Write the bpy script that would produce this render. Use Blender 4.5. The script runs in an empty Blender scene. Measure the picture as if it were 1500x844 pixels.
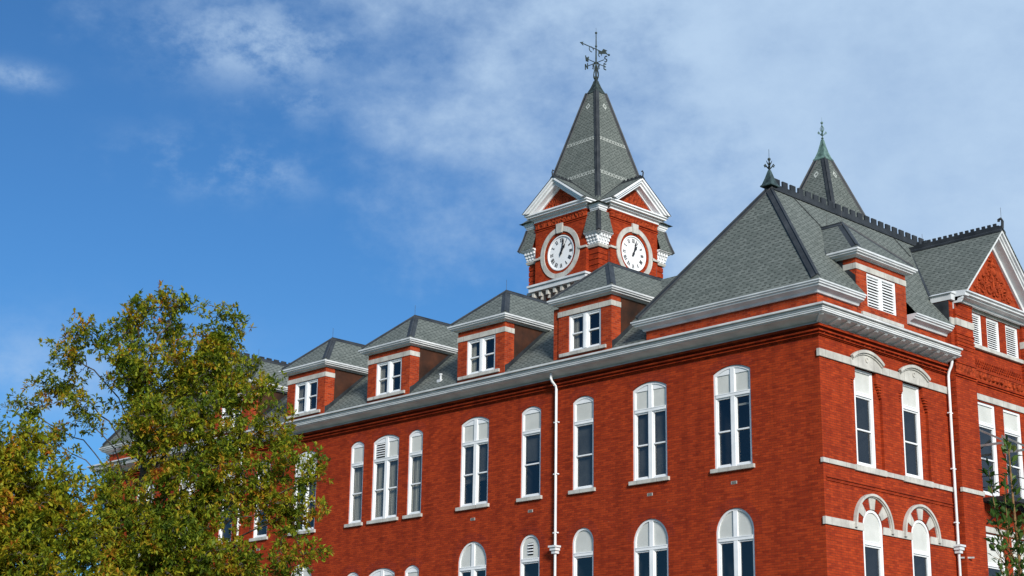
import bpy, bmesh, math, random
from mathutils import Vector, Matrix
random.seed(7)
PI = math.pi
scn = bpy.context.scene
COL = scn.collection

# ------------------------------------------------------------------ materials
def newmat(name):
    m = bpy.data.materials.new(name); m.use_nodes = True
    nt = m.node_tree
    for n in list(nt.nodes): nt.nodes.remove(n)
    out = nt.nodes.new('ShaderNodeOutputMaterial')
    b = nt.nodes.new('ShaderNodeBsdfPrincipled')
    nt.links.new(b.outputs[0], out.inputs[0])
    return m, nt, b
def N(nt, t, **kw):
    n = nt.nodes.new(t)
    for k, v in kw.items():
        if k in n.inputs.keys() if isinstance(k, str) else False: n.inputs[k].default_value = v
        else: setattr(n, k, v)
    return n
def math_(nt, op, a, b=None, c=None):
    n = nt.nodes.new('ShaderNodeMath'); n.operation = op
    for i, x in enumerate((a, b, c)):
        if x is None: continue
        if isinstance(x, (int, float)): n.inputs[i].default_value = x
        else: nt.links.new(x, n.inputs[i])
    return n.outputs[0]
def mixc(nt, fac, a, b, mode='MIX'):
    n = nt.nodes.new('ShaderNodeMix'); n.data_type = 'RGBA'; n.blend_type = mode
    for sock, x in ((n.inputs[0], fac), (n.inputs[6], a), (n.inputs[7], b)):
        if isinstance(x, (int, float)): sock.default_value = x
        elif isinstance(x, tuple): sock.default_value = (*x[:3], 1)
        else: nt.links.new(x, sock)
    return n.outputs[2]
def ramp(nt, fac, stops):
    n = nt.nodes.new('ShaderNodeValToRGB')
    cr = n.color_ramp
    while len(cr.elements) < len(stops): cr.elements.new(0.5)
    for e, (p, c) in zip(cr.elements, stops):
        e.position = p; e.color = (*c, 1) if len(c) == 3 else c
    nt.links.new(fac, n.inputs[0]); return n.outputs[0]
def facade_uv(nt):
    g = nt.nodes.new('ShaderNodeNewGeometry')
    s = nt.nodes.new('ShaderNodeSeparateXYZ'); nt.links.new(g.outputs['Position'], s.inputs[0])
    u = math_(nt, 'ADD', s.outputs[0], s.outputs[1])
    c = nt.nodes.new('ShaderNodeCombineXYZ')
    nt.links.new(u, c.inputs[0]); nt.links.new(s.outputs[2], c.inputs[1])
    return c.outputs[0], g.outputs['Position'], u, s.outputs[2]
def noise(nt, vec, scale, detail=4, rough=.55, stretch=None, out=0):
    n = nt.nodes.new('ShaderNodeTexNoise'); n.inputs['Scale'].default_value = scale
    n.inputs['Detail'].default_value = detail; n.inputs['Roughness'].default_value = rough
    if stretch:
        mp = nt.nodes.new('ShaderNodeMapping'); mp.inputs['Scale'].default_value = stretch
        nt.links.new(vec, mp.inputs[0]); vec = mp.outputs[0]
    nt.links.new(vec, n.inputs['Vector']); return n.outputs[out]
def bump(nt, b, h, strength=.3, dist=.02):
    n = nt.nodes.new('ShaderNodeBump'); n.inputs['Strength'].default_value = strength
    n.inputs['Distance'].default_value = dist
    nt.links.new(h, n.inputs['Height']); nt.links.new(n.outputs[0], b.inputs['Normal'])

def mat_brick(name, c1, c2, mortar, patch=.5, ornate=False):
    m, nt, b = newmat(name)
    uv, pos, u, z = facade_uv(nt)
    t = nt.nodes.new('ShaderNodeTexBrick')
    t.inputs['Scale'].default_value = 1; t.inputs['Brick Width'].default_value = .215
    t.inputs['Row Height'].default_value = .0727; t.inputs['Mortar Size'].default_value = .0055
    t.inputs['Mortar Smooth'].default_value = .3; t.inputs['Bias'].default_value = -.1
    t.inputs['Color1'].default_value = (*c1, 1); t.inputs['Color2'].default_value = (*c2, 1)
    t.inputs['Mortar'].default_value = (*mortar, 1)
    nt.links.new(uv, t.inputs['Vector'])
    # runs of darker and lighter courses, as hand-made brick is laid
    n1 = noise(nt, uv, 1.0, 6, .7, (1.6, 13, 1))
    k1 = ramp(nt, n1, [(.33, (.70, .67, .70)), (.5, (1, 1, 1)), (.68, (1.16, 1.2, 1.15))])
    col = mixc(nt, .85, t.outputs[0], k1, 'MULTIPLY')
    n2 = noise(nt, pos, .45, 4, .6)
    k2 = ramp(nt, n2, [(.3, (.80, .78, .86)), (.6, (1.06, 1.08, 1.06))])
    col = mixc(nt, patch, col, k2, 'MULTIPLY')
    n3 = noise(nt, uv, 7.0, 2, .5, (.5, 1.9, 1))
    pale = ramp(nt, n3, [(.70, (0, 0, 0)), (.78, (1, 1, 1))])
    col = mixc(nt, math_(nt, 'MULTIPLY', pale, .32), col, (.44, .15, .07))
    st = noise(nt, pos, 1.0, 4, .6, (2.6, 2.6, .22))
    col = mixc(nt, .8, col, ramp(nt, st, [(.34, (.80, .78, .80)), (.56, (1.04, 1.04, 1.03))]), 'MULTIPLY')
    nt.links.new(col, b.inputs['Base Color'])
    b.inputs['Roughness'].default_value = .88; b.inputs['Specular IOR Level'].default_value = .12
    h = math_(nt, 'SUBTRACT', 1, t.outputs['Fac'])
    if ornate:
        v = nt.nodes.new('ShaderNodeTexVoronoi'); v.inputs['Scale'].default_value = 6.5
        nt.links.new(pos, v.inputs['Vector'])
        h = math_(nt, 'ADD', math_(nt, 'MULTIPLY', v.outputs[0], 3.0), noise(nt, pos, 14, 3))
        bump(nt, b, h, .9, .04)
    else:
        h = math_(nt, 'ADD', h, math_(nt, 'MULTIPLY', n3, .6))
        bump(nt, b, h, .55, .012)
    return m
def mat_plain(name, c, rough=.5, vary=.12, metallic=0, scale=3, spec=.4, c2=None, bmp=.1, thr=(.35, .7)):
    m, nt, b = newmat(name)
    g = nt.nodes.new('ShaderNodeNewGeometry')
    n = noise(nt, g.outputs['Position'], scale, 5, .6)
    lo = tuple(x * (1 - vary) for x in c); hi = c2 if c2 else tuple(min(1, x * (1 + vary)) for x in c)
    nt.links.new(ramp(nt, n, [(thr[0], lo), (thr[1], hi)]), b.inputs['Base Color'])
    b.inputs['Roughness'].default_value = rough; b.inputs['Metallic'].default_value = metallic
    b.inputs['Specular IOR Level'].default_value = spec
    if bmp: bump(nt, b, noise(nt, g.outputs['Position'], scale * 8, 3), bmp, .01)
    return m
def mat_shingle():
    m, nt, b = newmat('grey_shingles')
    uv, pos, u, z = facade_uv(nt)
    row, tab = .108, .27
    zz = math_(nt, 'DIVIDE', z, row); rowi = math_(nt, 'FLOOR', zz); fz = math_(nt, 'FRACT', zz)
    w1 = nt.nodes.new('ShaderNodeTexWhiteNoise'); w1.noise_dimensions = '1D'; nt.links.new(rowi, w1.inputs['W'])
    uu = math_(nt, 'ADD', math_(nt, 'DIVIDE', u, tab), math_(nt, 'ADD', math_(nt, 'MULTIPLY', rowi, .5), math_(nt, 'MULTIPLY', w1.outputs[0], .3)))
    ui = math_(nt, 'FLOOR', uu); fu = math_(nt, 'FRACT', uu)
    cb = nt.nodes.new('ShaderNodeCombineXYZ'); nt.links.new(ui, cb.inputs[0]); nt.links.new(rowi, cb.inputs[1])
    w2 = nt.nodes.new('ShaderNodeTexWhiteNoise'); w2.noise_dimensions = '2D'; nt.links.new(cb.outputs[0], w2.inputs['Vector'])
    wid = math_(nt, 'ADD', .30, math_(nt, 'MULTIPLY', w2.outputs[0], .34))
    tab_shade = math_(nt, 'MULTIPLY', math_(nt, 'LESS_THAN', fu, wid), math_(nt, 'GREATER_THAN', fz, .56))
    tabc = ramp(nt, w2.outputs[0], [(0, (.094, .108, .101)), (1, (.138, .154, .144))])
    col = mixc(nt, math_(nt, 'MULTIPLY', tab_shade, .66), tabc, (.024, .029, .028))  # shadow below the raised tab edges, painted into the colour as dark dashes
    n = noise(nt, pos, 1.2, 5, .65)
    col = mixc(nt, .6, col, ramp(nt, n, [(.3, (.86, .87, .86)), (.7, (1.12, 1.12, 1.1))]), 'MULTIPLY')
    col = mixc(nt, .5, col, ramp(nt, noise(nt, pos, 24, 3, .7), [(.3, (.7, .7, .7)), (.7, (1.3, 1.3, 1.3))]), 'MULTIPLY')
    nt.links.new(col, b.inputs['Base Color'])
    b.inputs['Roughness'].default_value = .92; b.inputs['Specular IOR Level'].default_value = .15
    bump(nt, b, math_(nt, 'SUBTRACT', math_(nt, 'MULTIPLY', tab_shade, -.6), fz), .5, .02)
    return m
def mat_glass(name):
    m, nt, b = newmat(name)
    out = [n for n in nt.nodes if n.type == 'OUTPUT_MATERIAL'][0]
    g = nt.nodes.new('ShaderNodeNewGeometry')
    bp = nt.nodes.new('ShaderNodeBump'); bp.inputs['Strength'].default_value = .10; bp.inputs['Distance'].default_value = .05
    nt.links.new(noise(nt, g.outputs['Position'], 1.4, 2), bp.inputs['Height'])
    gl = nt.nodes.new('ShaderNodeBsdfGlossy'); gl.inputs['Roughness'].default_value = .02; gl.inputs['Color'].default_value = (.9, .95, 1, 1)
    tr = nt.nodes.new('ShaderNodeBsdfTransparent'); tr.inputs[0].default_value = (.62, .66, .68, 1)
    nt.links.new(bp.outputs[0], gl.inputs['Normal'])
    dt = nt.nodes.new('ShaderNodeVectorMath'); dt.operation = 'DOT_PRODUCT'       # Schlick reflectance, the same from both sides
    nt.links.new(g.outputs['Normal'], dt.inputs[0]); nt.links.new(g.outputs['Incoming'], dt.inputs[1])
    c = math_(nt, 'SUBTRACT', 1, math_(nt, 'ABSOLUTE', dt.outputs['Value']))
    fr_ = math_(nt, 'ADD', .075, math_(nt, 'MULTIPLY', math_(nt, 'POWER', c, 5), .92))
    mx = nt.nodes.new('ShaderNodeMixShader'); nt.links.new(fr_, mx.inputs[0])
    nt.links.new(tr.outputs[0], mx.inputs[1]); nt.links.new(gl.outputs[0], mx.inputs[2]); nt.links.new(mx.outputs[0], out.inputs[0])
    nt.nodes.remove(b)
    return m
def mat_leaf(name, stops, trans=.35, rough=.5):
    m, nt, b = newmat(name)
    g = nt.nodes.new('ShaderNodeNewGeometry')
    n = noise(nt, g.outputs['Position'], 1.9, 3, .6)
    f = math_(nt, 'ADD', math_(nt, 'MULTIPLY', g.outputs['Random Per Island'], .34), math_(nt, 'MULTIPLY', math_(nt, 'SUBTRACT', n, .27), 1.6))
    col = ramp(nt, f, stops)
    nt.links.new(col, b.inputs['Base Color']); b.inputs['Roughness'].default_value = rough
    b.inputs['Specular IOR Level'].default_value = .16
    tr = nt.nodes.new('ShaderNodeBsdfTranslucent'); nt.links.new(col, tr.inputs[0])
    mx = nt.nodes.new('ShaderNodeMixShader'); mx.inputs[0].default_value = trans
    nt.links.new(b.outputs[0], mx.inputs[1]); nt.links.new(tr.outputs[0], mx.inputs[2])
    out = [n for n in nt.nodes if n.type == 'OUTPUT_MATERIAL'][0]
    nt.links.new(mx.outputs[0], out.inputs[0])
    return m

BRICK = mat_brick('red_brick', (.345, .041, .0095), (.22, .022, .0068), (.14, .031, .016), .6)
BRICKM = mat_brick('red_brick_with_pale_joints', (.37, .048, .012), (.20, .022, .008), (.27, .095, .055), .45)
BRICKD = mat_brick('arch_brick', (.31, .036, .011), (.20, .022, .010), (.11, .028, .018), .4)
TERRA = mat_brick('terracotta_relief', (.35, .052, .014), (.27, .034, .010), (.22, .034, .014), .4, True)
TERRA2 = mat_plain('carved_terracotta', (.27, .036, .010), .85, .25, scale=5, spec=.15, c2=(.37, .056, .016), bmp=.25)
WHITE = mat_plain('white_paint', (.72, .745, .765), .45, .07, scale=1.8, c2=(.80, .815, .83), bmp=.03)
TRIM = mat_plain('weathered_white_paint', (.53, .56, .585), .55, .12, scale=1.4, c2=(.67, .695, .71), bmp=.05)
GUTTER = mat_plain('grey_gutter_metal', (.52, .535, .54), .45, .15, scale=2, c2=(.64, .65, .65), bmp=.03)
PANEL = mat_plain('cream_panel', (.50, .515, .49), .6, .06, scale=1.5, c2=(.56, .57, .545), bmp=.03)
STONE = mat_plain('pale_limestone', (.42, .41, .38), .85, .15, scale=2.2, c2=(.54, .53, .49), bmp=.3)
def add_joints(m, step):
    nt = m.node_tree; b = [n for n in nt.nodes if n.type == 'BSDF_PRINCIPLED'][0]
    uv, pos, u, z = facade_uv(nt)
    f = math_(nt, 'FRACT', math_(nt, 'DIVIDE', math_(nt, 'ADD', u, 40.37), step))
    old = b.inputs['Base Color'].links[0].from_socket
    st = noise(nt, pos, 1.0, 4, .6, (5, 5, .7))
    c = mixc(nt, math_(nt, 'MULTIPLY', ramp(nt, st, [(.52, (0, 0, 0)), (.74, (1, 1, 1))]), .35), old, (.17, .16, .145))
    nt.links.new(mixc(nt, math_(nt, 'MULTIPLY', math_(nt, 'LESS_THAN', f, .016), .75), c, (.12, .11, .10)), b.inputs['Base Color'])
add_joints(STONE, .83)
SHING = mat_shingle()
FLASH = mat_plain('dark_flashing_metal', (.020, .024, .029), .55, .25, .0, 2, .25, (.036, .041, .047), .04)
COPPER = mat_plain('brown_copper_sheet', (.030, .017, .012), .5, .3, .2, 1.1, .45, (.095, .034, .017), .08)
PATINA = mat_plain('green_copper_patina', (.06, .115, .10), .6, .3, .1, 3.5, .3, (.17, .28, .245), .15)
BRONZE = mat_plain('weathered_bronze', (.018, .024, .024), .6, .3, .0, 6, .25, (.045, .066, .06), .1)
DARKPAT = mat_plain('darkened_copper', (.022, .032, .034), .55, .3, .0, 5, .3, (.05, .085, .085), .1)
DIAL = mat_plain('white_dial', (.76, .77, .78), .35, .03, bmp=0)
BLACK = mat_plain('black_paint', (.012, .012, .014), .45, .2, bmp=0)
IRON = mat_plain('black_iron', (.018, .018, .02), .5, .3, .2, 5)
STEEL = mat_plain('grey_galvanised_steel', (.20, .21, .21), .5, .25, .3, 5, c2=(.33, .34, .34))
DARKVOID = mat_plain('dark_louvre_recess', (.012, .012, .013), .8, .1, bmp=0)
GLASS = mat_glass('window_glass')
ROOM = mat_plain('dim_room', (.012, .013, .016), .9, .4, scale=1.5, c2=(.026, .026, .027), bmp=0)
BLINDM = mat_plain('grey_roller_blind', (.095, .088, .076), .9, .12, scale=2, c2=(.135, .125, .108), bmp=0)
PALEBL = mat_plain('cream_blind_rail', (.55, .50, .42), .8, .1, bmp=0)
def mat_curtain():
    m, nt, b = newmat('tan_curtain')
    uv, pos, u, z = facade_uv(nt)
    n = noise(nt, pos, 1.0, 3, .5, (7, 7, .25))
    nt.links.new(ramp(nt, n, [(.36, (.20, .18, .145)), (.64, (.55, .50, .40))]), b.inputs['Base Color']); b.inputs['Roughness'].default_value = .9
    return m
CURT = mat_curtain()
CHEQ = mat_plain('pale_slate', (.34, .37, .34), .85, .2, scale=6, c2=(.45, .47, .44))
BARK = mat_plain('grey_bark', (.055, .046, .036), .9, .4, 0, 9, .2, (.13, .115, .095), .5)
TWIG = mat_plain('tan_bark', (.16, .085, .035), .85, .3, 0, 12, .2, (.27, .16, .07), .4)

# ------------------------------------------------------------------ mesh builder
def fr(k=0, ox=0., oy=0., oz=0.):
    """local facade frame (u right, d inward, z up) turned k quarter-turns"""
    c, s = [(1, 0), (0, 1), (-1, 0), (0, -1)][k % 4]
    return lambda u, d, z: (ox + c * u - s * d, oy + s * u + c * d, oz + z)
IDT = fr()
class MB:
    def __init__(s, tf=IDT): s.v = []; s.f = []; s.m = []; s.tf = tf; s.mi = 0; s.sm = []; s.smooth = False
    def p(s, u, d, z): s.v.append(s.tf(u, d, z)); return len(s.v) - 1
    def face(s, pts):
        s.f.append([s.p(*q) for q in pts]); s.m.append(s.mi); s.sm.append(s.smooth)
    def fi(s, idx): s.f.append(idx); s.m.append(s.mi); s.sm.append(s.smooth)
    def box(s, u0, u1, d0, d1, z0, z1):
        if u0 > u1: u0, u1 = u1, u0
        if d0 > d1: d0, d1 = d1, d0
        i = [s.p(u, d, z) for z in (z0, z1) for d in (d0, d1) for u in (u0, u1)]
        for q in ((0, 1, 5, 4), (1, 3, 7, 5), (3, 2, 6, 7), (2, 0, 4, 6), (4, 5, 7, 6), (2, 3, 1, 0)):
            s.fi([i[a] for a in q])
    def prism(s, poly, d0, d1):                     # poly in (u,z), extruded in d
        n = len(poly)
        a = [s.p(u, d0, z) for u, z in poly]; b = [s.p(u, d1, z) for u, z in poly]
        s.fi(a); s.fi(b[::-1])
        for i in range(n):
            j = (i + 1) % n; s.fi([a[j], a[i], b[i], b[j]])
    def band(s, outer, inner, d0, d1, closed=False):   # strip between two (u,z) polylines, extruded
        n = len(outer); A = [s.p(u, d0, z) for u, z in outer]; B = [s.p(u, d0, z) for u, z in inner]
        C = [s.p(u, d1, z) for u, z in outer]; D = [s.p(u, d1, z) for u, z in inner]
        for i in range(n if closed else n - 1):
            j = (i + 1) % n
            s.fi([A[i], A[j], B[j], B[i]]); s.fi([C[j], C[i], D[i], D[j]])
            s.fi([A[j], A[i], C[i], C[j]]); s.fi([B[i], B[j], D[j], D[i]])
        if not closed:
            for i in (0, n - 1): s.fi([A[i], B[i], D[i], C[i]])
    def tube(s, pts, r, n=6, cap=True):
        pts = [Vector(p) for p in pts]; rings = []
        for i, p in enumerate(pts):
            t = (pts[min(i + 1, len(pts) - 1)] - pts[max(i - 1, 0)])
            if t.length < 1e-9: t = Vector((0, 0, 1))
            t.normalize()
            ax = Vector((0, 0, 1)) if abs(t.z) < .9 else Vector((1, 0, 0))
            a = t.cross(ax).normalized(); b = t.cross(a)
            rr = r[i] if isinstance(r, (list, tuple)) else r
            rings.append([s.p(*(p + a * rr * math.cos(2 * PI * k / n) + b * rr * math.sin(2 * PI * k / n))) for k in range(n)])
        for A, B in zip(rings, rings[1:]):
            for k in range(n): s.fi([A[k], A[(k + 1) % n], B[(k + 1) % n], B[k]])
        if cap: s.fi(rings[0][::-1]); s.fi(rings[-1])
    def ball(s, c, r, n=8, sz=1):
        pts = []; rad = []
        for i in range(n + 1):
            a = PI * i / n; pts.append((c[0], c[1], c[2] - r * sz * math.cos(a))); rad.append(max(r * math.sin(a), .001))
        s.tube(pts, rad, n + 2)
    def lathe4(s, cx, cy, prof):                    # square-plan flare from (half, z) list
        R = [[s.p(cx + a * h, cy + b * h, z) for a, b in ((-1, -1), (1, -1), (1, 1), (-1, 1))] for h, z in prof]
        for A, B in zip(R, R[1:]):
            for k in range(4): s.fi([A[k], A[(k + 1) % 4], B[(k + 1) % 4], B[k]])
        s.fi(R[0][::-1]); s.fi(R[-1])
    def sweep(s, path, prof, closed=False):         # path (u,d), outward = right of travel; prof (out,z)
        n = len(path); P = [Vector((*q, 0)) for q in path]
        rings = []
        for i in range(n):
            nn = []
            for a, b in ((i - 1, i), (i, i + 1)):
                if not closed and (a < 0 or b >= n): continue
                t = (P[b % n] - P[a % n]).normalized(); nn.append(Vector((t.y, -t.x, 0)))
            if len(nn) == 1: o = nn[0]
            else: o = (nn[0] + nn[1]) / (1 + nn[0].dot(nn[1]))
            rings.append([s.p(P[i].x + o.x * k, P[i].y + o.y * k, z) for k, z in prof])
        m = len(prof)
        for i in range(n if closed else n - 1):
            A, B = rings[i], rings[(i + 1) % n]
            for k in range(m - 1): s.fi([A[k], B[k], B[k + 1], A[k + 1]])
            s.fi([A[m - 1], B[m - 1], B[0], A[0]])
        if not closed: s.fi(rings[0]); s.fi(rings[-1][::-1])
    def hipcap(s, p0, p1, w=.16, h=.07, e=0, fall=.62):
        p0, p1 = Vector(p0), Vector(p1); t = (p1 - p0).normalized()
        p0 = p0 - t * e; p1 = p1 + t * e
        side = t.cross(Vector((0, 0, 1))).normalized(); up = side.cross(t).normalized()
        if up.z < 0: up = -up
        sec = [(-w, -.05 - w * fall), (-w, .012 - w * fall), (-w * .26, .015 - w * .26 * fall), (-w * .22, h), (w * .22, h), (w * .26, .015 - w * .26 * fall), (w, .012 - w * fall), (w, -.05 - w * fall), (0, -.05)]
        A = [s.p(*(p0 + side * a + up * b)) for a, b in sec]; B = [s.p(*(p1 + side * a + up * b)) for a, b in sec]
        k = len(sec)
        for i in range(k): s.fi([A[i], A[(i + 1) % k], B[(i + 1) % k], B[i]])
        s.fi(A[::-1]); s.fi(B)
    def bar(s, p0, p1, w, h):
        p0, p1 = Vector(p0), Vector(p1); t = (p1 - p0).normalized()
        ax = Vector((0, 0, 1)) if abs(t.z) < .95 else Vector((0, 1, 0))
        a = t.cross(ax).normalized() * w / 2; b = a.cross(t).normalized() * h / 2
        q = [(-1, -1), (1, -1), (1, 1), (-1, 1)]
        A = [s.p(*(p0 + a * i + b * j)) for i, j in q]; B = [s.p(*(p1 + a * i + b * j)) for i, j in q]
        for i in range(4): s.fi([A[i], A[(i + 1) % 4], B[(i + 1) % 4], B[i]])
        s.fi(A[::-1]); s.fi(B)
    def build(s, name, mats, parent=None, loc=None, rz=0, recalc=True):
        me = bpy.data.meshes.new(name); me.from_pydata(s.v, [], s.f)
        if not isinstance(mats, (list, tuple)): mats = [mats]
        for m in mats: me.materials.append(m)
        me.polygons.foreach_set('material_index', s.m)
        me.polygons.foreach_set('use_smooth', s.sm)
        me.update()
        if recalc:
            bm = bmesh.new(); bm.from_mesh(me); bmesh.ops.recalc_face_normals(bm, faces=bm.faces); bm.to_mesh(me); bm.free()
        o = bpy.data.objects.new(name, me); COL.objects.link(o)
        if parent: o.parent = parent
        if loc: o.location = loc
        if rz: o.rotation_euler.z = rz
        return o
def build_split(mb, name, mats, parent=None, loc=None, rz=0):
    """one object for every connected piece"""
    par = list(range(len(mb.v)))
    def find(a):
        while par[a] != a: par[a] = par[par[a]]; a = par[a]
        return a
    for f in mb.f:
        for q in f[1:]: par[find(q)] = find(f[0])
    grp = {}
    for i, f in enumerate(mb.f): grp.setdefault(find(f[0]), []).append(i)
    out = []
    for ids in grp.values():
        n = MB(); mp = {}
        for i in ids:
            fl = []
            for q in mb.f[i]:
                if q not in mp: mp[q] = len(n.v); n.v.append(mb.v[q])
                fl.append(mp[q])
            n.f.append(fl); n.m.append(mb.m[i]); n.sm.append(mb.sm[i])
        out.append(n.build(name, mats, parent, loc, rz))
    return out
def empty(name, loc, parent=None):
    o = bpy.data.objects.new(name, None); COL.objects.link(o); o.location = loc; o.empty_display_size = .3
    if parent: o.parent = parent
    return o
def tag(o, label=None, cat=None, group=None, kind=None):
    if label: o['label'] = label
    if cat: o['category'] = cat
    if group: o['group'] = group
    if kind: o['kind'] = kind
    return o
def dup(o, parent, loc, rz=None):
    c = o.copy(); COL.objects.link(c); c.parent = parent; c.location = loc
    if rz is not None: c.rotation_euler.z = rz
    for ch in list(o.children):
        k = ch.copy(); COL.objects.link(k); k.parent = c
        for g in ch.children:
            d = g.copy(); COL.objects.link(d); d.parent = k
    return c

# ------------------------------------------------------------------ arches, walls and windows
def arch(w, rise, n=14, grow=0.):
    """(u,z) points of a segmental/half-round head, z=0 at the springing, left to right"""
    if rise < .01: return [(-w / 2 - grow, grow), (w / 2 + grow, grow)]
    r = (w * w / 4 + rise * rise) / (2 * rise); cz = rise - r
    a0 = math.asin(min(1, w / 2 / r))
    if cz > 0: a0 = PI - a0
    R = r + grow
    return [(R * math.sin(-a0 + 2 * a0 * i / n), cz + R * math.cos(-a0 + 2 * a0 * i / n)) for i in range(n + 1)]
def wall_with_openings(mb, u0, u1, z0, z1, d, ops, depth):
    """ops: (uc, w, zsill, zspring, rise); openings that share uc are stacked"""
    cols = {}
    for o in ops: cols.setdefault(round(o[0], 2), []).append(o)
    x = u0
    for uc in sorted(cols):
        st = sorted(cols[uc], key=lambda o: o[2]); W = max(o[1] for o in st)
        a, b = uc - W / 2, uc + W / 2
        mb.face([(x, d, z0), (a, d, z0), (a, d, z1), (x, d, z1)])
        zb = z0
        for (c, w, zs, zp, ri) in st:
            mb.face([(a, d, zb), (b, d, zb), (b, d, zs), (a, d, zs)])
            l, r = c - w / 2, c + w / 2
            top = zp + ri + .02
            if w < W - 1e-4:
                mb.face([(a, d, zs), (l, d, zs), (l, d, top), (a, d, top)]); mb.face([(r, d, zs), (b, d, zs), (b, d, top), (r, d, top)])
            ap = [(c + q, zp + z) for q, z in arch(w, ri)]
            for (p, pz), (q, qz) in zip(ap, ap[1:]):
                mb.face([(p, d, pz), (q, d, qz), (q, d, top), (p, d, top)])
                mb.face([(p, d, pz), (p, d + depth, pz), (q, d + depth, qz), (q, d, qz)])
            mb.face([(l, d, zs), (l, d + depth, zs), (l, d + depth, zp), (l, d, zp)])
            mb.face([(r, d, zs), (r, d, zp), (r, d + depth, zp), (r, d + depth, zs)])
            mb.face([(l, d, zs), (r, d, zs), (r, d + depth, zs), (l, d + depth, zs)])
            zb = top
        mb.face([(a, d, zb), (b, d, zb), (b, d, z1), (a, d, z1)])
        x = b
    mb.face([(x, d, z0), (u1, d, z0), (u1, d, z1), (x, d, z1)])

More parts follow.
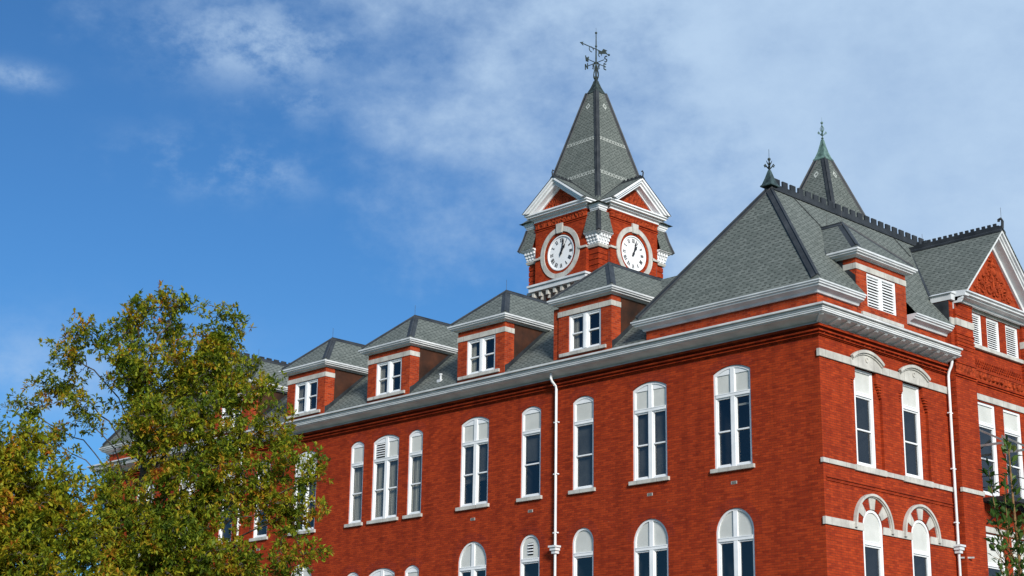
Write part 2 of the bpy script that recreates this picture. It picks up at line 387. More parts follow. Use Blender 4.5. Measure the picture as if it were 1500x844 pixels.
def make_window(w, H, rise, double, zpan, parent, loc, rz, inside=None, sill=True, vent=None):
    """white timber window, local origin at the middle of its sill on the wall face; H = springing height,
    zpan = height of the transom under the blank head panels"""
    fw = .075; D0, D1 = .04, .15
    ap = arch(w, rise); inn = arch(w - 2 * fw, rise * (w - 2 * fw) / w if rise > .35 else max(rise - .005, 0))
    mb = MB(); hz = H if rise else H
    out = [(-w / 2 + .002, 0)] + [(u * .998, hz + z - .002) for u, z in ap] + [(w / 2 - .002, 0)]
    shift = -fw if rise < .35 else 0
    inn2 = [(-w / 2 + fw, .0)] + [(u, hz + z + shift) for u, z in inn] + [(w / 2 - fw, .0)]
    mb.band(out, inn2, D0, D1)
    mb.box(-w / 2 + fw, w / 2 - fw, D0 + .012, D1 - .002, .002, .085)                 # bottom rail
    mb.box(-w / 2 + fw, w / 2 - fw, D0 - .012, D1 - .004, zpan, zpan + .11)           # transom
    mb.box(-w / 2 + fw, w / 2 - fw, D0 - .022, D0 - .0125, zpan + .085, zpan + .112)
    lights = []
    mw = .075 if double else 0
    if double:
        top = hz + rise - fw
        mb.box(-mw, mw, D0 - .006, D1 - .006, .001, top - .004)
        lights = [(-w / 2 + fw, -mw), (mw, w / 2 - fw)]
    else: lights = [(-w / 2 + fw, w / 2 - fw)]
    s = .042; zm = .085 + (zpan - .085) * .5
    for a, b in lights:
        mb.box(a, a + s, D0 + .03, D1 - .01, .085, zpan); mb.box(b - s, b, D0 + .03, D1 - .01, .085, zpan)
        mb.box(a + s, b - s, D0 + .03, D1 - .012, zpan - .05, zpan - .001); mb.box(a + s, b - s, D0 + .05, D1 - .012, .086, .125)
        mb.box(a + s, b - s, D0 + .03, D1 - .012, zm - .022, zm + .022)
        # bead round the blank panel
        if rise < .35 or True:
            zt = hz - .03 if rise < .35 else hz + .0
            if rise < .35:
                mb.box(a, a + .03, D0 + .02, D1 - .01, zpan + .11, zt); mb.box(b - .03, b, D0 + .02, D1 - .01, zpan + .11, zt)
                mb.box(a + .03, b - .03, D0 + .02, D1 - .012, zt - .03, zt)
    if 0 < rise < .35:
        seg = [(u * .985, hz - .03 + max(z - .01, 0)) for u, z in arch(w - fw, rise)]
        mb.prism(seg + [(seg[-1][0], hz - .045), (seg[0][0], hz - .045)], D0 + .022, D1 - .03)
    f = mb.build('window', WHITE, parent, loc, rz)
    g = MB()
    for k, (a, b) in enumerate(lights):
        g.face([(a + s, D1 - .03, zm), (b - s, D1 - .03, zm), (b - s, D1 - .03, zpan - .05), (a + s, D1 - .03, zpan - .05)])
        g.face([(a + s, D1 - .016, .12), (b - s, D1 - .016, .12), (b - s, D1 - .016, zm), (a + s, D1 - .016, zm)])
    g.build('pane', GLASS, f, recalc=False)
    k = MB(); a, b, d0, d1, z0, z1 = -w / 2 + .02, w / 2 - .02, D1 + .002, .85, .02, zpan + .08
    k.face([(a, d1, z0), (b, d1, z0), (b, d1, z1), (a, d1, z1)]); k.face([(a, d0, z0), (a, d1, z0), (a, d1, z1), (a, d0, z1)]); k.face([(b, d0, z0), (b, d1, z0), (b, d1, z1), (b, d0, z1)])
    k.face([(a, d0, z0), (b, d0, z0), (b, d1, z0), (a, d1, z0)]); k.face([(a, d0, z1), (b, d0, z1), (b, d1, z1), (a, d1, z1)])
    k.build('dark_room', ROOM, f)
    if inside:
        kind, drops = inside
        for (la, lb), dr in zip(lights, drops):
            if dr <= 0: continue
            k = MB()
            if kind == 'curtain':
                n = 14; zb, zt = .05, zpan; c1 = la + (lb - la) * dr
                P = [(la - .02 + (c1 - la + .04) * i / n, D1 + .07 + (.025 if i % 2 else 0)) for i in range(n + 1)]
                for (x0_, y0_), (x1_, y1_) in zip(P, P[1:]): k.face([(x0_, y0_, zb), (x1_, y1_, zb), (x1_, y1_, zt), (x0_, y0_, zt)])
                k.build('curtain', CURT, f)
            elif kind == 'rail':
                k.box(la, lb, D1 + .04, D1 + .06, zpan - dr - .03, zpan - dr + .03); k.build('blind_rail', PALEBL, f)
            else:
                zb = zpan - (zpan - .06) * dr
                k.box(la, lb, D1 + .05, D1 + .055, zb, zpan + .05); k.box(la, lb, D1 + .04, D1 + .065, zb - .03, zb); k.build('blind', BLINDM, f)
    pn = MB()
    if rise < .35:
        for a, b in lights: pn.box(a, b, D0 + .045, D1 - .02, zpan + .105, hz - .02)
        # plain board filling the segment above the panels
        if rise:
            pass
    else:
        q = [(u, hz + z) for u, z in inn]
        pn.prism([(q[0][0], zpan + .105)] + q + [(q[-1][0], zpan + .105)], D0 + .04, D1 - .02)
    pn.build('blank_panel', PANEL, f)
    if vent:
        a, b, z0, z1 = vent
        v = MB(); v.box(a, b, D0 + .018, D0 + .046, z0, z1); v.mi = 1
        n = max(3, int((z1 - z0) / .085))
        for i in range(n):
            zz = z0 + (i + .35) * (z1 - z0) / n
            v.box(a - .01, b + .01, D0 - .002, D0 + .0185, zz, zz + .42 * (z1 - z0) / n)
        v.build('vent', [DARKVOID, WHITE], f)
    if sill:
        sl = MB(); sl.box(-w / 2 - .10, w / 2 + .10, -.09, .175, -.115, .001)
        sl.face([(-w / 2 - .10, -.09, .0015), (w / 2 + .10, -.09, .0015), (w / 2, .1, .02), (-w / 2, .1, .02)])
        sl.build('sill', STONE, f)
    return f
def louvre_window(w, H, double, parent, loc, rz, name='window', mull=.07):
    mb = MB(); fw = .075; D0, D1 = .03, .16
    mb.box(-w / 2, -w / 2 + fw, D0, D1, 0, H); mb.box(w / 2 - fw, w / 2, D0, D1, 0, H)
    mb.box(-w / 2 + fw, w / 2 - fw, D0 + .002, D1, H - fw, H); mb.box(-w / 2 + fw, w / 2 - fw, D0 + .002, D1, 0, .06)
    if double: mb.box(-mull, mull, D0 + .004, D1, .06, H - fw); L = [(-w / 2 + fw, -mull), (mull, w / 2 - fw)]
    else: L = [(-w / 2 + fw, w / 2 - fw)]
    f = mb.build(name, WHITE, parent, loc, rz)
    s = MB()
    for a, b in L:
        n = 13; st = (H - fw - .06) / n
        for i in range(n):
            z = .06 + i * st
            s.face([(a, .055, z + .02 * st), (b, .055, z + .02 * st), (b, .125, z + st * .75), (a, .125, z + st * .75)])
            s.face([(a, .055, z + .02 * st), (b, .055, z + .02 * st), (b, .055, z + .27 * st), (a, .055, z + .27 * st)])
            s.face([(a, .055, z + .27 * st), (b, .055, z + .27 * st), (b, .125, z + st), (a, .125, z + st)])
    s.build('louvre', WHITE, f)
    k = MB(); k.box(-w / 2 + fw, w / 2 - fw, .15, .158, .06, H - fw); k.build('backing', DARKVOID, f)
    return f

# ------------------------------------------------------------------ the hall
XL, DEP, YC = -39.22, 19.74, 9.87
hall = tag(empty('university_hall', (0, 0, 0)), 'long red brick hall with grey shingled roofs, dormers, two towers and a big clock', 'building')
S = fr(1)                                            # u=Y, d=-X
ZG = 15.1
# window rhythm of the long side: (centre, width, kind)
half = [(-3.27, 1.45, 'd'), (-6.60, 1.45, 'd'), (-9.51, .96, 's'), (-11.95, .96, 's'), (-14.76, 1.45, 'd'), (-17.93, .80, 'n')]
LW = half + [(-19.61, 1.50, 'c')] + [(-39.22 - u, w, k) for u, w, k in reversed(half)]
def up(w): return .2 if w > 1.2 else .17
LOW = {'d': (8.93, .66), 's': (9.10, .48), 'n': (8.83, .19), 'c': (8.83, .21)}
ops = []
for u, w, k in LW:
    ops.append((u, w, 10.83, 13.79, up(w))); ops.append((u, w, 5.75, *LOW[k]))
wl = MB()
wall_with_openings(wl, XL, 0, 0, 14.74, 0, ops, .26)
# side elevation
wl.tf = S
SU = [2.36, 4.92]
sops = []
for u in SU:
    sops.append((u, 1.62, 10.72, 13.735, 0)); sops.append((u, 1.02, 5.75, 8.97, .51))
wall_with_openings(wl, 0, 7.0, 0, 14.74, 0, sops, .10)
for u in SU:                                          # recessed jamb panel with brick corbels at its head
    wall_with_openings(wl, u - .81, u + .81, 10.72, 13.735, .10, [(u, 1.0, 10.76, 13.73, 0)], .2)
    for sgn in (-1, 1):
        for i in range(5):
            e = u + sgn * .81; wl.box(e, e - sgn * (.05 + .04 * i), .002, .098, 12.98 + i * .085, 12.98 + i * .085 + .06)
        wl.box(u + sgn * .81, u + sgn * .56, .002, .098, 13.39, 13.73)
    wall_with_openings(wl, u - .55, u + .55, 5.75, 9.6, .10, [(u, 1.016, 5.75, 8.97, .508)], .14)
# projecting gabled bay
wall_with_openings(wl, 8.25, 11.49, 0, 15.55, -.18, [(8.97, 1.14, 10.70, 13.76, 0), (10.62, 1.14, 10.70, 13.76, 0), (8.97, 1.2, 6, 9.45, 0), (10.62, 1.2, 6, 9.45, 0)], .3)
for a, b in ((7.0, 8.25), (11.49, 12.74)):
    wl.box(a, b, -.30, .1, 0, 14.9)
wl.face([(12.74, 0, 0), (DEP, 0, 0), (DEP, 0, 14.94), (12.74, 0, 14.94)])
wl.tf = IDT
wl.face([(0, DEP, 0), (XL, DEP, 0), (XL, DEP, 14.94), (0, DEP, 14.94)])
wl.face([(XL, DEP, 0), (XL, 0, 0), (XL, 0, 14.74), (XL, DEP, 14.74)])
# brick string courses under the cornice and on the side
for z0, z1, o in ((14.60, 14.63, .06), (14.63, 14.70, .14), (14.37, 14.40, .05), (14.40, 14.425, .10), (14.455, 14.49, .06), (14.49, 14.54, .13)):
    wl.sweep([(XL, 0), (0, 0), (0, 6.97)], [(-.01, z0), (o, z0), (o, z1), (-.01, z1)])
for z0, z1 in ((10.08, 10.12), (10.17, 10.22)):
    wl.tf = S; wl.box(.12, 6.98, -.035, .02, z0, z1); wl.tf = IDT
wl.tf = S
for a, b, o in ((6.99, 8.26, -.30), (8.26, 11.48, -.18), (11.48, 12.75, -.30)):
    for z0, z1, e in ((14.78, 14.84, .06), (14.40, 14.45, .07), (14.33, 14.37, .04)):
        wl.box(a, b, o - e, o + .02, z0, z1)
for r in range(3):                                    # chequer of projecting headers below the louvres
    for i in range(22):
        u = 8.34 + i * .145 + (r % 2) * .07
        if u < 11.35: wl.box(u, u + .07, -.225, -.17, 14.93 + r * .085, 14.985 + r * .085)
for i in range(9):
    wl.box(6.985, 7.0, -.27 + .0, -.05, 12.2 + i * .25, 12.2 + i * .25 + .12)
wl.tf = IDT
wall = wl.build('wall', BRICK, hall)
# dark brick arches over the windows of the long side
for u, w, k in LW:
    for zp, ri in ((13.79, up(w)), LOW[k]):
        am = MB()
        o = [(u + a, zp + z) for a, z in arch(w, ri, 14, .30)]; i = [(u + a, zp + z) for a, z in arch(w, ri, 14, .003)]
        am.band(o, i, -.004, .05); am.build('brick_arch', BRICKD, wall)
tr = MB(S); tr.box(.06, 7.0, -.022, .03, 14.405, 14.59); tr.box(8.25, 11.49, -.22, -.16, 14.455, 14.775)
for a in (7.0, 11.49): tr.box(a, a + 1.25, -.33, -.28, 14.455, 14.775)
for i in range(26):
    u = .2 + i * .262; tr.ball((u, -.03, 14.50), .07, 6)
for i in range(12):
    u = 8.4 + i * .262; tr.ball((u, -.225, 14.60), .08, 6)
tr.build('terracotta_frieze', TERRA, wall)
bc = MB(S)
def belt(u0, u1, z0, z1, o=.055, base=0): bc.box(u0, u1, base - o, base + .05, z0, z1)
belt(-.055, SU[0] - .84, 13.735, 13.96); belt(SU[0] + .84, SU[1] - .84, 13.735, 13.96); belt(SU[1] + .84, 6.95, 13.735, 13.96)
belt(-.05, 6.99, 10.585, 10.72, .05)
for u in SU: bc.box(u - .80, u + .80, -.075, .2, 10.56, 10.735)
for a, b in ((-.05, SU[0] - .52), (SU[0] + .52, SU[1] - .52), (SU[1] + .52, 6.98)): belt(a, b, 8.80, 9.02, .05)
belt(6.96, 8.27, 10.585, 10.72, .04, -.30); belt(8.27, 8.42, 10.585, 10.72, .04, -.18)
bc.box(8.22, 11.5, -.23, -.1, 13.80, 14.0); bc.box(8.25, 11.49, -.22, -.1, 9.48, 9.66)
build_split(bc, 'stone_belt', STONE, wall)
# curved stone heads and voussoir arches of the side windows
for u in SU:
    hd = MB(S)
    seg = [(u + a, 13.96 + z) for a, z in arch(1.52, .27)]
    hd.prism([(u - .82, 13.735)] + [(u - .82, 13.96)] + seg + [(u + .82, 13.96), (u + .82, 13.735)], -.06, .12)
    o = [(u + a, 13.97 + z) for a, z in arch(1.62, .27, 14, .07)]; i = [(u + a, 13.97 + z) for a, z in arch(1.62, .27, 14, -.02)]
    hd.band(o, i, -.15, -.058)
    i2 = [(u + a, 13.97 + z) for a, z in arch(1.62, .27, 14, -.07)]
    hd.band(i, i2, -.10, -.059)
    ro = [(u + .08 * math.cos(k * PI / 8), 14.02 + .08 * math.sin(k * PI / 8)) for k in range(16)]; ri = [(u + .055 * math.cos(k * PI / 8), 14.02 + .055 * math.sin(k * PI / 8)) for k in range(16)]
    hd.band(ro, ri, -.085, -.055, True)
    hd.build('stone_window_head', STONE, wall)
    hd = MB(S); c = u; zc = 8.97
    def arc(r, a0, a1, n=10): return [(c + r * math.cos(a0 + (a1 - a0) * t / n), zc + r * math.sin(a0 + (a1 - a0) * t / n)) for t in range(n + 1)]
    hd.band(arc(.97, PI, 0, 24), arc(.90, PI, 0, 24), -.12, .03)
    hd.band(arc(.90, PI, 0, 24), arc(.87, PI, 0, 24), -.07, .03)
    for k in range(7):
        a0 = PI - PI * (k) / 7; a1 = a0 - PI / 7
        if k in (1, 3, 5): hd.band(arc(.868, a0 - .02, a1 + .02, 4), arc(.515, a0 - .02, a1 + .02, 4), -.03, .03)
    for sg in (-1, 1):
        hd.box(c + sg * .94 - .05, c + sg * .94 + .05, -.13, .02, 8.86, 8.97)
    hd.build('voussoir_arch', STONE, wall)
vb = MB(S)
for u in SU:
    c = u; zc = 8.97
    for k in (0, 2, 4, 6):
        a0 = PI - PI * k / 7; a1 = a0 - PI / 7
        vb.band(arc(.868, a0, a1, 4), arc(.515, a0, a1, 4), -.012, .03)
build_split(vb, 'brick_voussoir', BRICKD, wall)
for u, z in ((-3.25, 10.35), (-6.6, 10.35), (-11.92, 10.36), (-14.76, 10.36), (-27.3, 10.36)):
    vt = MB(); vt.box(u - .11, u + .11, -.012, .02, z - .045, z + .045)
    vt.mi = 1
    for i in range(3): vt.box(u - .09, u + .09, -.016, -.0125, z - .035 + i * .027, z - .02 + i * .027)
    vt.build('wall_vent', [STONE, DARKVOID], wall)

# windows of the long side
kinds = {}
def put_window(key, make, loc, rz):
    if key in kinds: return dup(kinds[key], hall, loc, rz)
    o = make(); kinds[key] = o; return o
for n, (u, w, k) in enumerate(LW):
    dbl = k in 'dc'
    ins = {0: ('rail', (0, .27)), 1: ('blind', (1, 1)), 2: ('blind', (1,)), 3: ('blind', (.42,)), 4: ('blind', (.62, .6)), 5: ('curtain', (1,)), 6: ('curtain', (1, 1)), 7: ('curtain', (.9,)), 8: ('blind', (.3, .5)), 9: ('blind', (.35,))}.get(n)
    vent = (-.56, -.13, 2.36, 2.90) if k == 'c' else None
    put_window((w, k, 'up', n), lambda: make_window(w, 2.96, up(w), dbl, 2.20, hall, (u, 0, 10.83), 0, ins, vent=vent), (u, 0, 10.83), 0)
    zp, ri = LOW[k]
    zpan = {'d': 2.87, 's': 2.92, 'n': 2.45, 'c': 2.45}[k]
    v2 = (-.11, .11, 3.15, 3.55) if n == 3 else None
    put_window((w, k, 'low', n == 3), lambda: make_window(w, zp - 5.75, ri, dbl, zpan, hall, (u, 0, 5.75), 0, None, vent=v2), (u, 0, 5.75), 0)
for i, u in enumerate(SU):
    put_window('su', lambda: make_window(.99, 2.955, 0, False, 2.14, hall, (-.07, u, 10.77), PI / 2, None, sill=False), (-.07, u, 10.77), PI / 2)
    put_window('sl', lambda: make_window(1.01, 3.17, .5, False, 2.62, hall, (.03, u, 5.8), PI / 2, None, sill=False), (.03, u, 5.8), PI / 2)
for u in (8.97, 10.62):
    put_window('bu', lambda: make_window(1.13, 3.04, 0, False, 2.28, hall, (.18, u, 10.715), PI / 2, None, sill=False), (.18, u, 10.715), PI / 2)
bw = make_window(1.19, 3.44, 0, False, 2.42, hall, (.18, 8.97, 6.0), PI / 2, None, sill=False, vent=(-.16, .12, 2.95, 3.25))
make_window(1.19, 3.44, 0, False, 2.42, hall, (.18, 10.62, 6.0), PI / 2, None, sill=False)

# main cornice and gutter
cv = MB()
PROF = [(-.01, 14.705), (.075, 14.705), (.075, 14.75), (.10, 14.775), (.16, 14.80), (.26, 14.835), (.38, 14.86), (.52, 14.875), (.52, 14.90), (.58, 14.905), (.58, 14.945), (-.01, 14.945)]
GUT = [(.40, 14.945), (.565, 14.945), (.565, 15.0), (.63, 15.002), (.63, 15.05), (.605, 15.052), (.605, 15.066), (.705, 15.068), (.705, 15.125), (.66, 15.125), (.64, 15.06), (.40, 15.03)]
cv.sweep([(XL, DEP), (XL, 0), (0, 0), (0, 6.95)], PROF)
cornice = cv.build('cornice', TRIM, hall)
cb_ = MB(); cb_.sweep([(0, 12.76), (0, DEP), (XL + .72, DEP)], PROF); cb_.sweep([(0, 12.90), (0, DEP), (XL + .72, DEP)], GUT); cb_.build('cornice', TRIM, hall)
gt = MB(); gt.sweep([(XL, DEP), (XL, 0), (0, 0), (0, 6.86)], GUT); gt.build('gutter', GUTTER, cornice)
gl_ = MB(); gl_.sweep([(XL, DEP), (XL, 0), (0, 0), (0, 6.86)], [(.55, 14.952), (.60, 14.952), (.61, 14.99), (.55, 14.99)]); gl_.build('gutter_lip', WHITE, cornice)
def modillion(tf):
    m = MB(tf)
    prof = [(0.02, 14.712), (.10, 14.72), (.20, 14.75), (.34, 14.80), (.46, 14.83), (.50, 14.865), (.50, 14.90), (.02, 14.90)]
    w = .07
    A = [m.p(-w, -o, z) for o, z in prof]; B = [m.p(w, -o, z) for o, z in prof]
    n = len(prof)
    for i in range(n): m.fi([A[i], A[(i + 1) % n], B[(i + 1) % n], B[i]])
    m.fi(A); m.fi(B[::-1]); return m
mod = modillion(IDT).build('modillion', TRIM, cornice, (0, .42, 0), PI / 2)
for i in range(1, 14):
    dup(mod, cornice, (0, .42 + i * .485, 0), PI / 2)
for r in (PI / 4,): dup(mod, cornice, (.1, -.1, 0), r)

# roofs
def roofz(y): return 15.72 + .888 * (y - .39)
YR = .39 + (18.82 - 15.72) / .888
rf = MB()
def slope_side(fy):
    y0 = -.42
    rf.face([(-32.5, fy(y0), roofz(y0)), (-6.72, fy(y0), roofz(y0)), (-6.72, fy(.04), roofz(.04)), (-32.5, fy(.04), roofz(.04))])
    rf.face([(-34.6, fy(.04), roofz(.04)), (-4.6, fy(.04), roofz(.04)), (-4.6, fy(YR), 18.82), (-34.6, fy(YR), 18.82)])
slope_side(lambda y: y); slope_side(lambda y: DEP - y)
rf.face([(-34.6, YR, 18.82), (-4.6, YR, 18.82), (-4.6, DEP - YR, 18.82), (-34.6, DEP - YR, 18.82)])
roof = rf.build('roof', SHING, hall)
vp = MB(); vp.tube([(-17.15, .45, 15.70), (-17.15, .45, 15.98)], .04, 8); vp.tube([(-17.15, .45, 15.97), (-17.15, .45, 16.02)], .065, 8); vp.box(-17.25, -17.05, .35, .55, 15.66, 15.79)
vp.build('vent_pipe', TRIM, roof)
# end pavilions: attic strip, second cornice, steep hipped roof with a toothed ridge
def pavilion(dx, label):
    aw = MB()
    aw.sweep([(-6.70, DEP), (-6.70, 0), (0, 0), (0, DEP)], [(-.25, 14.95), (.0, 14.95), (.0, 15.80), (-.25, 15.80)])
    a = aw.build('attic_wall', BRICKM, hall, (dx, 0, 0)); a['label'] = label
    c = MB()
    pr = [(-.02, 15.66), (.07, 15.66), (.10, 15.73), (.22, 15.78), (.27, 15.80), (.28, 15.845), (.33, 15.865), (.33, 15.90), (.37, 15.925), (.37, 15.965), (-.02, 15.955)]
    if dx == 0:
        c.sweep([(-6.70, 6), (-6.70, 0), (0, 0), (0, 2.06)], pr)
        for ya, yb in ((4.80, 7.0), (12.74, DEP)):
            c2_ = MB(); c2_.sweep([(0, ya), (0, yb)], pr); c2_.build('attic_cornice', TRIM, a)
    else: c.sweep([(-6.70, DEP), (-6.70, 0), (0, 0), (0, DEP)], pr)
    c.build('attic_cornice', TRIM, a)
    r = MB()
    e = [(-7.05, -.35), (.35, -.35), (.35, DEP + .35), (-7.05, DEP + .35)]; z0, z1 = 15.965, 20.46
    R0, R1 = (-3.35, 2.35, z1), (-3.35, DEP - 2.35, z1)
    E = [(*q, z0) for q in e]
    r.face([E[0], E[1], R0]); r.face([E[2], E[3], R1]); r.face([E[3], E[0], R0, R1])
    if dx: r.face([E[1], E[2], R1, R0])
    else:                                             # the slope over the street side, open where dormer and gable stand
        ks = 4.495 / 3.70
        def X(x, y): return (x, y, z0 + (.35 - x) * ks)
        def hipy(x): return -.35 + (.35 - x) / 3.70 * 2.70
        def strip(xa, xb, cuts):
            ya, yb = hipy(xa), hipy(xb); Y = [(ya, yb)] + [(c, c) for c in cuts] + [(DEP - ya, DEP - yb)]
            for i in range(0, len(Y), 2): r.face([X(xa, Y[i][0]), X(xa, Y[i + 1][0]), X(xb, Y[i + 1][1]), X(xb, Y[i][1])])
        strip(.35, -.03, [2.075, 4.785, 7.0, 12.74]); strip(-.03, -.50, [7.0, 12.74])
        r.face([X(-.50, hipy(-.50)), X(-.50, DEP - hipy(-.50)), R1, R0])
    ro = r.build('pavilion_roof', SHING, hall, (dx, 0, 0))
    h = MB()
    for q, k in ((E[0], R0), (E[1], R0), (E[2], R1), (E[3], R1)): h.hipcap(tuple(a + (b - a) * .035 for a, b in zip(q, k)), k, .165, .035)
    build_split(h, 'hip_flashing', FLASH, ro)
    cr = MB(); cr.hipcap((R0[0], R0[1] - .05, z1), (R1[0], R1[1] + .05, z1), .17, .09, .0)
    cr.box(R0[0] - .035, R0[0] + .035, R0[1], R1[1], z1 + .07, z1 + .13)
    n = int((R1[1] - R0[1] - .4) / .43)
    for i in range(n):
        y = R0[1] + .24 + i * .43; cr.box(R0[0] - .03, R0[0] + .03, y, y + .275, z1 + .12, z1 + .33)
    cr.build('ridge_cresting', FLASH, ro)
    for Rr in (R0, R1):
        f = MB(); x, y = Rr[0], Rr[1]
        f.lathe4(x, y, [(.23, z1 - .04), (.23, z1 + .0), (.19, z1 + .04), (.11, z1 + .28), (.05, z1 + .50), (.035, z1 + .55)]); f.mi = 1
        f.tube([(x, y, z1 + .5), (x, y, z1 + .98)], .022, 8); f.tube([(x, y, z1 + .9), (x, y, z1 + 1.28)], .007, 5)
        f.ball((x, y, z1 + .93), .055); f.ball((x, y, z1 + .60), .05, 8, .7)
        for k in range(4):
            a = k * PI / 2 + PI / 4; dxx, dy = math.cos(a), math.sin(a)
            f.tube([(x + dxx * q, y + dy * q, z1 + zz) for q, zz in ((.02, .60), (.08, .66), (.14, .76), (.165, .72), (.14, .655), (.12, .68))], .022, 6)
            f.tube([(x + dxx * q, y + dy * q, z1 + zz) for q, zz in ((.02, .74), (.06, .80), (.09, .88))], [.02, .018, .01], 6)
        f.build('finial', [DARKPAT, BRONZE], ro)
    if dx == 0:
        w = MB(); w.tube([(R0[0] + q * .56, 3.4 + q * .02, z1 - q * .56 * 1.215 + .035) for q in (.3, 1.2, 2.2, 3.2, 4.2)], .012, 5)
        w.tube([(R0[0] + q * .56, 9.3 - q * .1, z1 - q * .56 * 1.215 + .035) for q in (.3, 1., 1.6)], .012, 5)
        w.build('lightning_conductor', IRON, ro)
    return ro
proof = pavilion(0, 'brick attic strip of the nearer end pavilion')
pavilion(-32.52, 'brick attic strip of the far end pavilion behind the tree')

# ------------------------------------------------------------------ dormers
def make_dormer(hw, win, zlin, zb, ztop, slope, zoff, ov, louvred, label):
    """local frame: u across, d inward from the front face; slope/zoff give the main roof under it: z = zoff + slope*d"""
    def rz_(d): return zoff + slope * d
    b = MB()
    wall_with_openings(b, -hw, hw, zb, ztop, 0, [(0, win[0], win[1], win[2], 0)], .2)
    ret = .46
    for s in (-1, 1):
        b.face([(s * hw, 0, zb), (s * hw, 0, ztop), (s * hw, ret, ztop), (s * hw, ret, min(rz_(ret), ztop) - .05)])
    d = b.build('dormer', BRICKM, hall); d['label'] = label
    dm = (ztop - zoff) / slope + .3
    k = MB()
    for s in (-1, 1):
        k = MB(); k.face([(s * (hw - .02), ret, rz_(ret) - .2), (s * (hw - .02), ret, ztop), (s * (hw - .02), dm, ztop)]); k.build('cheek', COPPER, d)
    for s in (-1, 1):                                 # stepped flashing where cheek meets roof
        st = MB()
        pts = [(s * (hw + .008), .02, rz_(.02) + .04), (s * (hw + .008), dm - .4, rz_(dm - .4) + .04)]
        A = [(s * (hw + .008), .02, rz_(.02) - .2), (s * (hw + .008), .02, rz_(.02) + .26), (s * (hw + .008), .2, rz_(.2) + .20), (s * (hw + .008), dm - .35, rz_(dm - .35) + .13), (s * (hw + .008), dm - .35, rz_(dm - .35) - .1)]
        st.face(A); st.build('flashing', FLASH, d)
    l = MB(); l.sweep([(-hw, ret), (-hw, 0), (hw, 0), (hw, ret)], [(-.02, zlin), (.022, zlin), (.022, zlin + .18), (-.02, zlin + .18)])
    l.build('lintel_band', STONE, d)
    s_ = MB(); s_.box(-win[0] / 2 - .38, win[0] / 2 + .25, -.07, .1, win[1] - .11, win[1] + .001); s_.build('sill', STONE, d)
    if louvred:
        lw = louvre_window(win[0] - .004, win[2] - win[1] - .004, True, d, (0, 0, win[1]), 0, 'louvred_window', .085)
    else:
        f = MB(); w, z0, z1 = win[0], win[1], win[2]; fw = .075; D0, D1 = .03, .14
        f.box(-w / 2 + .002, -w / 2 + fw, D0, D1, z0, z1); f.box(w / 2 - fw, w / 2 - .002, D0, D1, z0, z1)
        f.box(-w / 2 + fw, w / 2 - fw, D0 + .002, D1, z1 - .06, z1 - .002); f.box(-w / 2 + fw, w / 2 - fw, D0 + .002, D1, z0 + .002, z0 + .06)
        f.box(-.085, .085, D0 - .01, D1, z0 + .06, z1 - .06); f.box(-.05, .05, D0 - .02, D0 - .011, z0 + .06, z1 - .06)
        g = MB(); zm = (z0 + z1) / 2 - .01
        for a, c in ((-w / 2 + fw, -.085), (.085, w / 2 - fw)):
            f.box(a, a + .05, D0 + .03, D1 - .002, z0 + .06, z1 - .06); f.box(c - .05, c, D0 + .03, D1 - .002, z0 + .06, z1 - .06)
            f.box(a + .05, c - .05, D0 + .03, D1 - .004, z1 - .12, z1 - .06); f.box(a + .05, c - .05, D0 + .04, D1 - .004, z0 + .06, z0 + .115)
            f.box(a + .05, c - .05, D0 + .03, D1 - .004, zm - .022, zm + .022)
            g.face([(a + .05, D1 - .03, zm), (c - .05, D1 - .03, zm), (c - .05, D1 - .03, z1 - .11), (a + .05, D1 - .03, z1 - .11)])
            g.face([(a + .05, D1 - .015, z0 + .1), (c - .05, D1 - .015, z0 + .1), (c - .05, D1 - .015, zm), (a + .05, D1 - .015, zm)])
        f.build('window_frame', WHITE, d); g.build('pane', GLASS, d, recalc=False)
        cu = MB()
        for i in range(8):
            x0_ = -w / 2 + fw - .01 + i * .035; cu.face([(x0_, D1 + .05 + (i % 2) * .02, z0 + .05), (x0_ + .035, D1 + .05 + ((i + 1) % 2) * .02, z0 + .05), (x0_ + .03 - .01 * (i > 5), D1 + .05 + ((i + 1) % 2) * .02, z1), (x0_, D1 + .05 + (i % 2) * .02, z1)])
        cu.build('curtain', CURT, d)
        k = MB(); a, b, dd, d2 = -w / 2 + .02, w / 2 - .02, D1 + .002, .7
        k.face([(a, d2, z0), (b, d2, z0), (b, d2, z1), (a, d2, z1)])
        for q in (a, b): k.face([(q, dd, z0), (q, d2, z0), (q, d2, z1), (q, dd, z1)])
        for q in (z0, z1): k.face([(a, dd, q), (b, dd, q), (b, d2, q), (a, d2, q)])
        k.build('dark_room', ROOM, d)
    # boxed eaves
    e = MB(); ze = ztop
    P = [(-.02, ze - .03), (.04, ze - .03), (.05, ze + .0), (ov * .62, ze + .02), (ov * .64, ze + .055), (ov * .86, ze + .075), (ov * .86, ze + .105), (ov, ze + .13), (ov, ze + .185), (-.02, ze + .18)]
    ed = (ze + .2 - zoff) / slope
    e.sweep([(-hw, ed), (-hw, 0), (hw, 0), (hw, ed)], P)
    ec = e.build('eaves_cornice', TRIM, d)
    r = MB(); zr0 = ze + .186; H = hw + ov; pk = .93 * H; za = zr0 + pk
    dr = (za - zoff) / slope + .1; de = (zr0 - zoff) / slope - .02; da = -ov + H
    r.face([(-H, -ov, zr0), (H, -ov, zr0), (0, da, za)])
    for s in (-1, 1): r.face([(s * H, -ov, zr0), (s * H, de, zr0), (0, dr, za), (0, da, za)])
    r.build('roof', SHING, d)
    h = MB()
    for s in (-1, 1): h.hipcap((s * H * .94, -ov + .06 * (da + ov), zr0 + .06 * pk), (0, da, za), .15, .03)
    h.hipcap((0, da - .03, za), (0, dr, za), .15, .03, 0, .8)
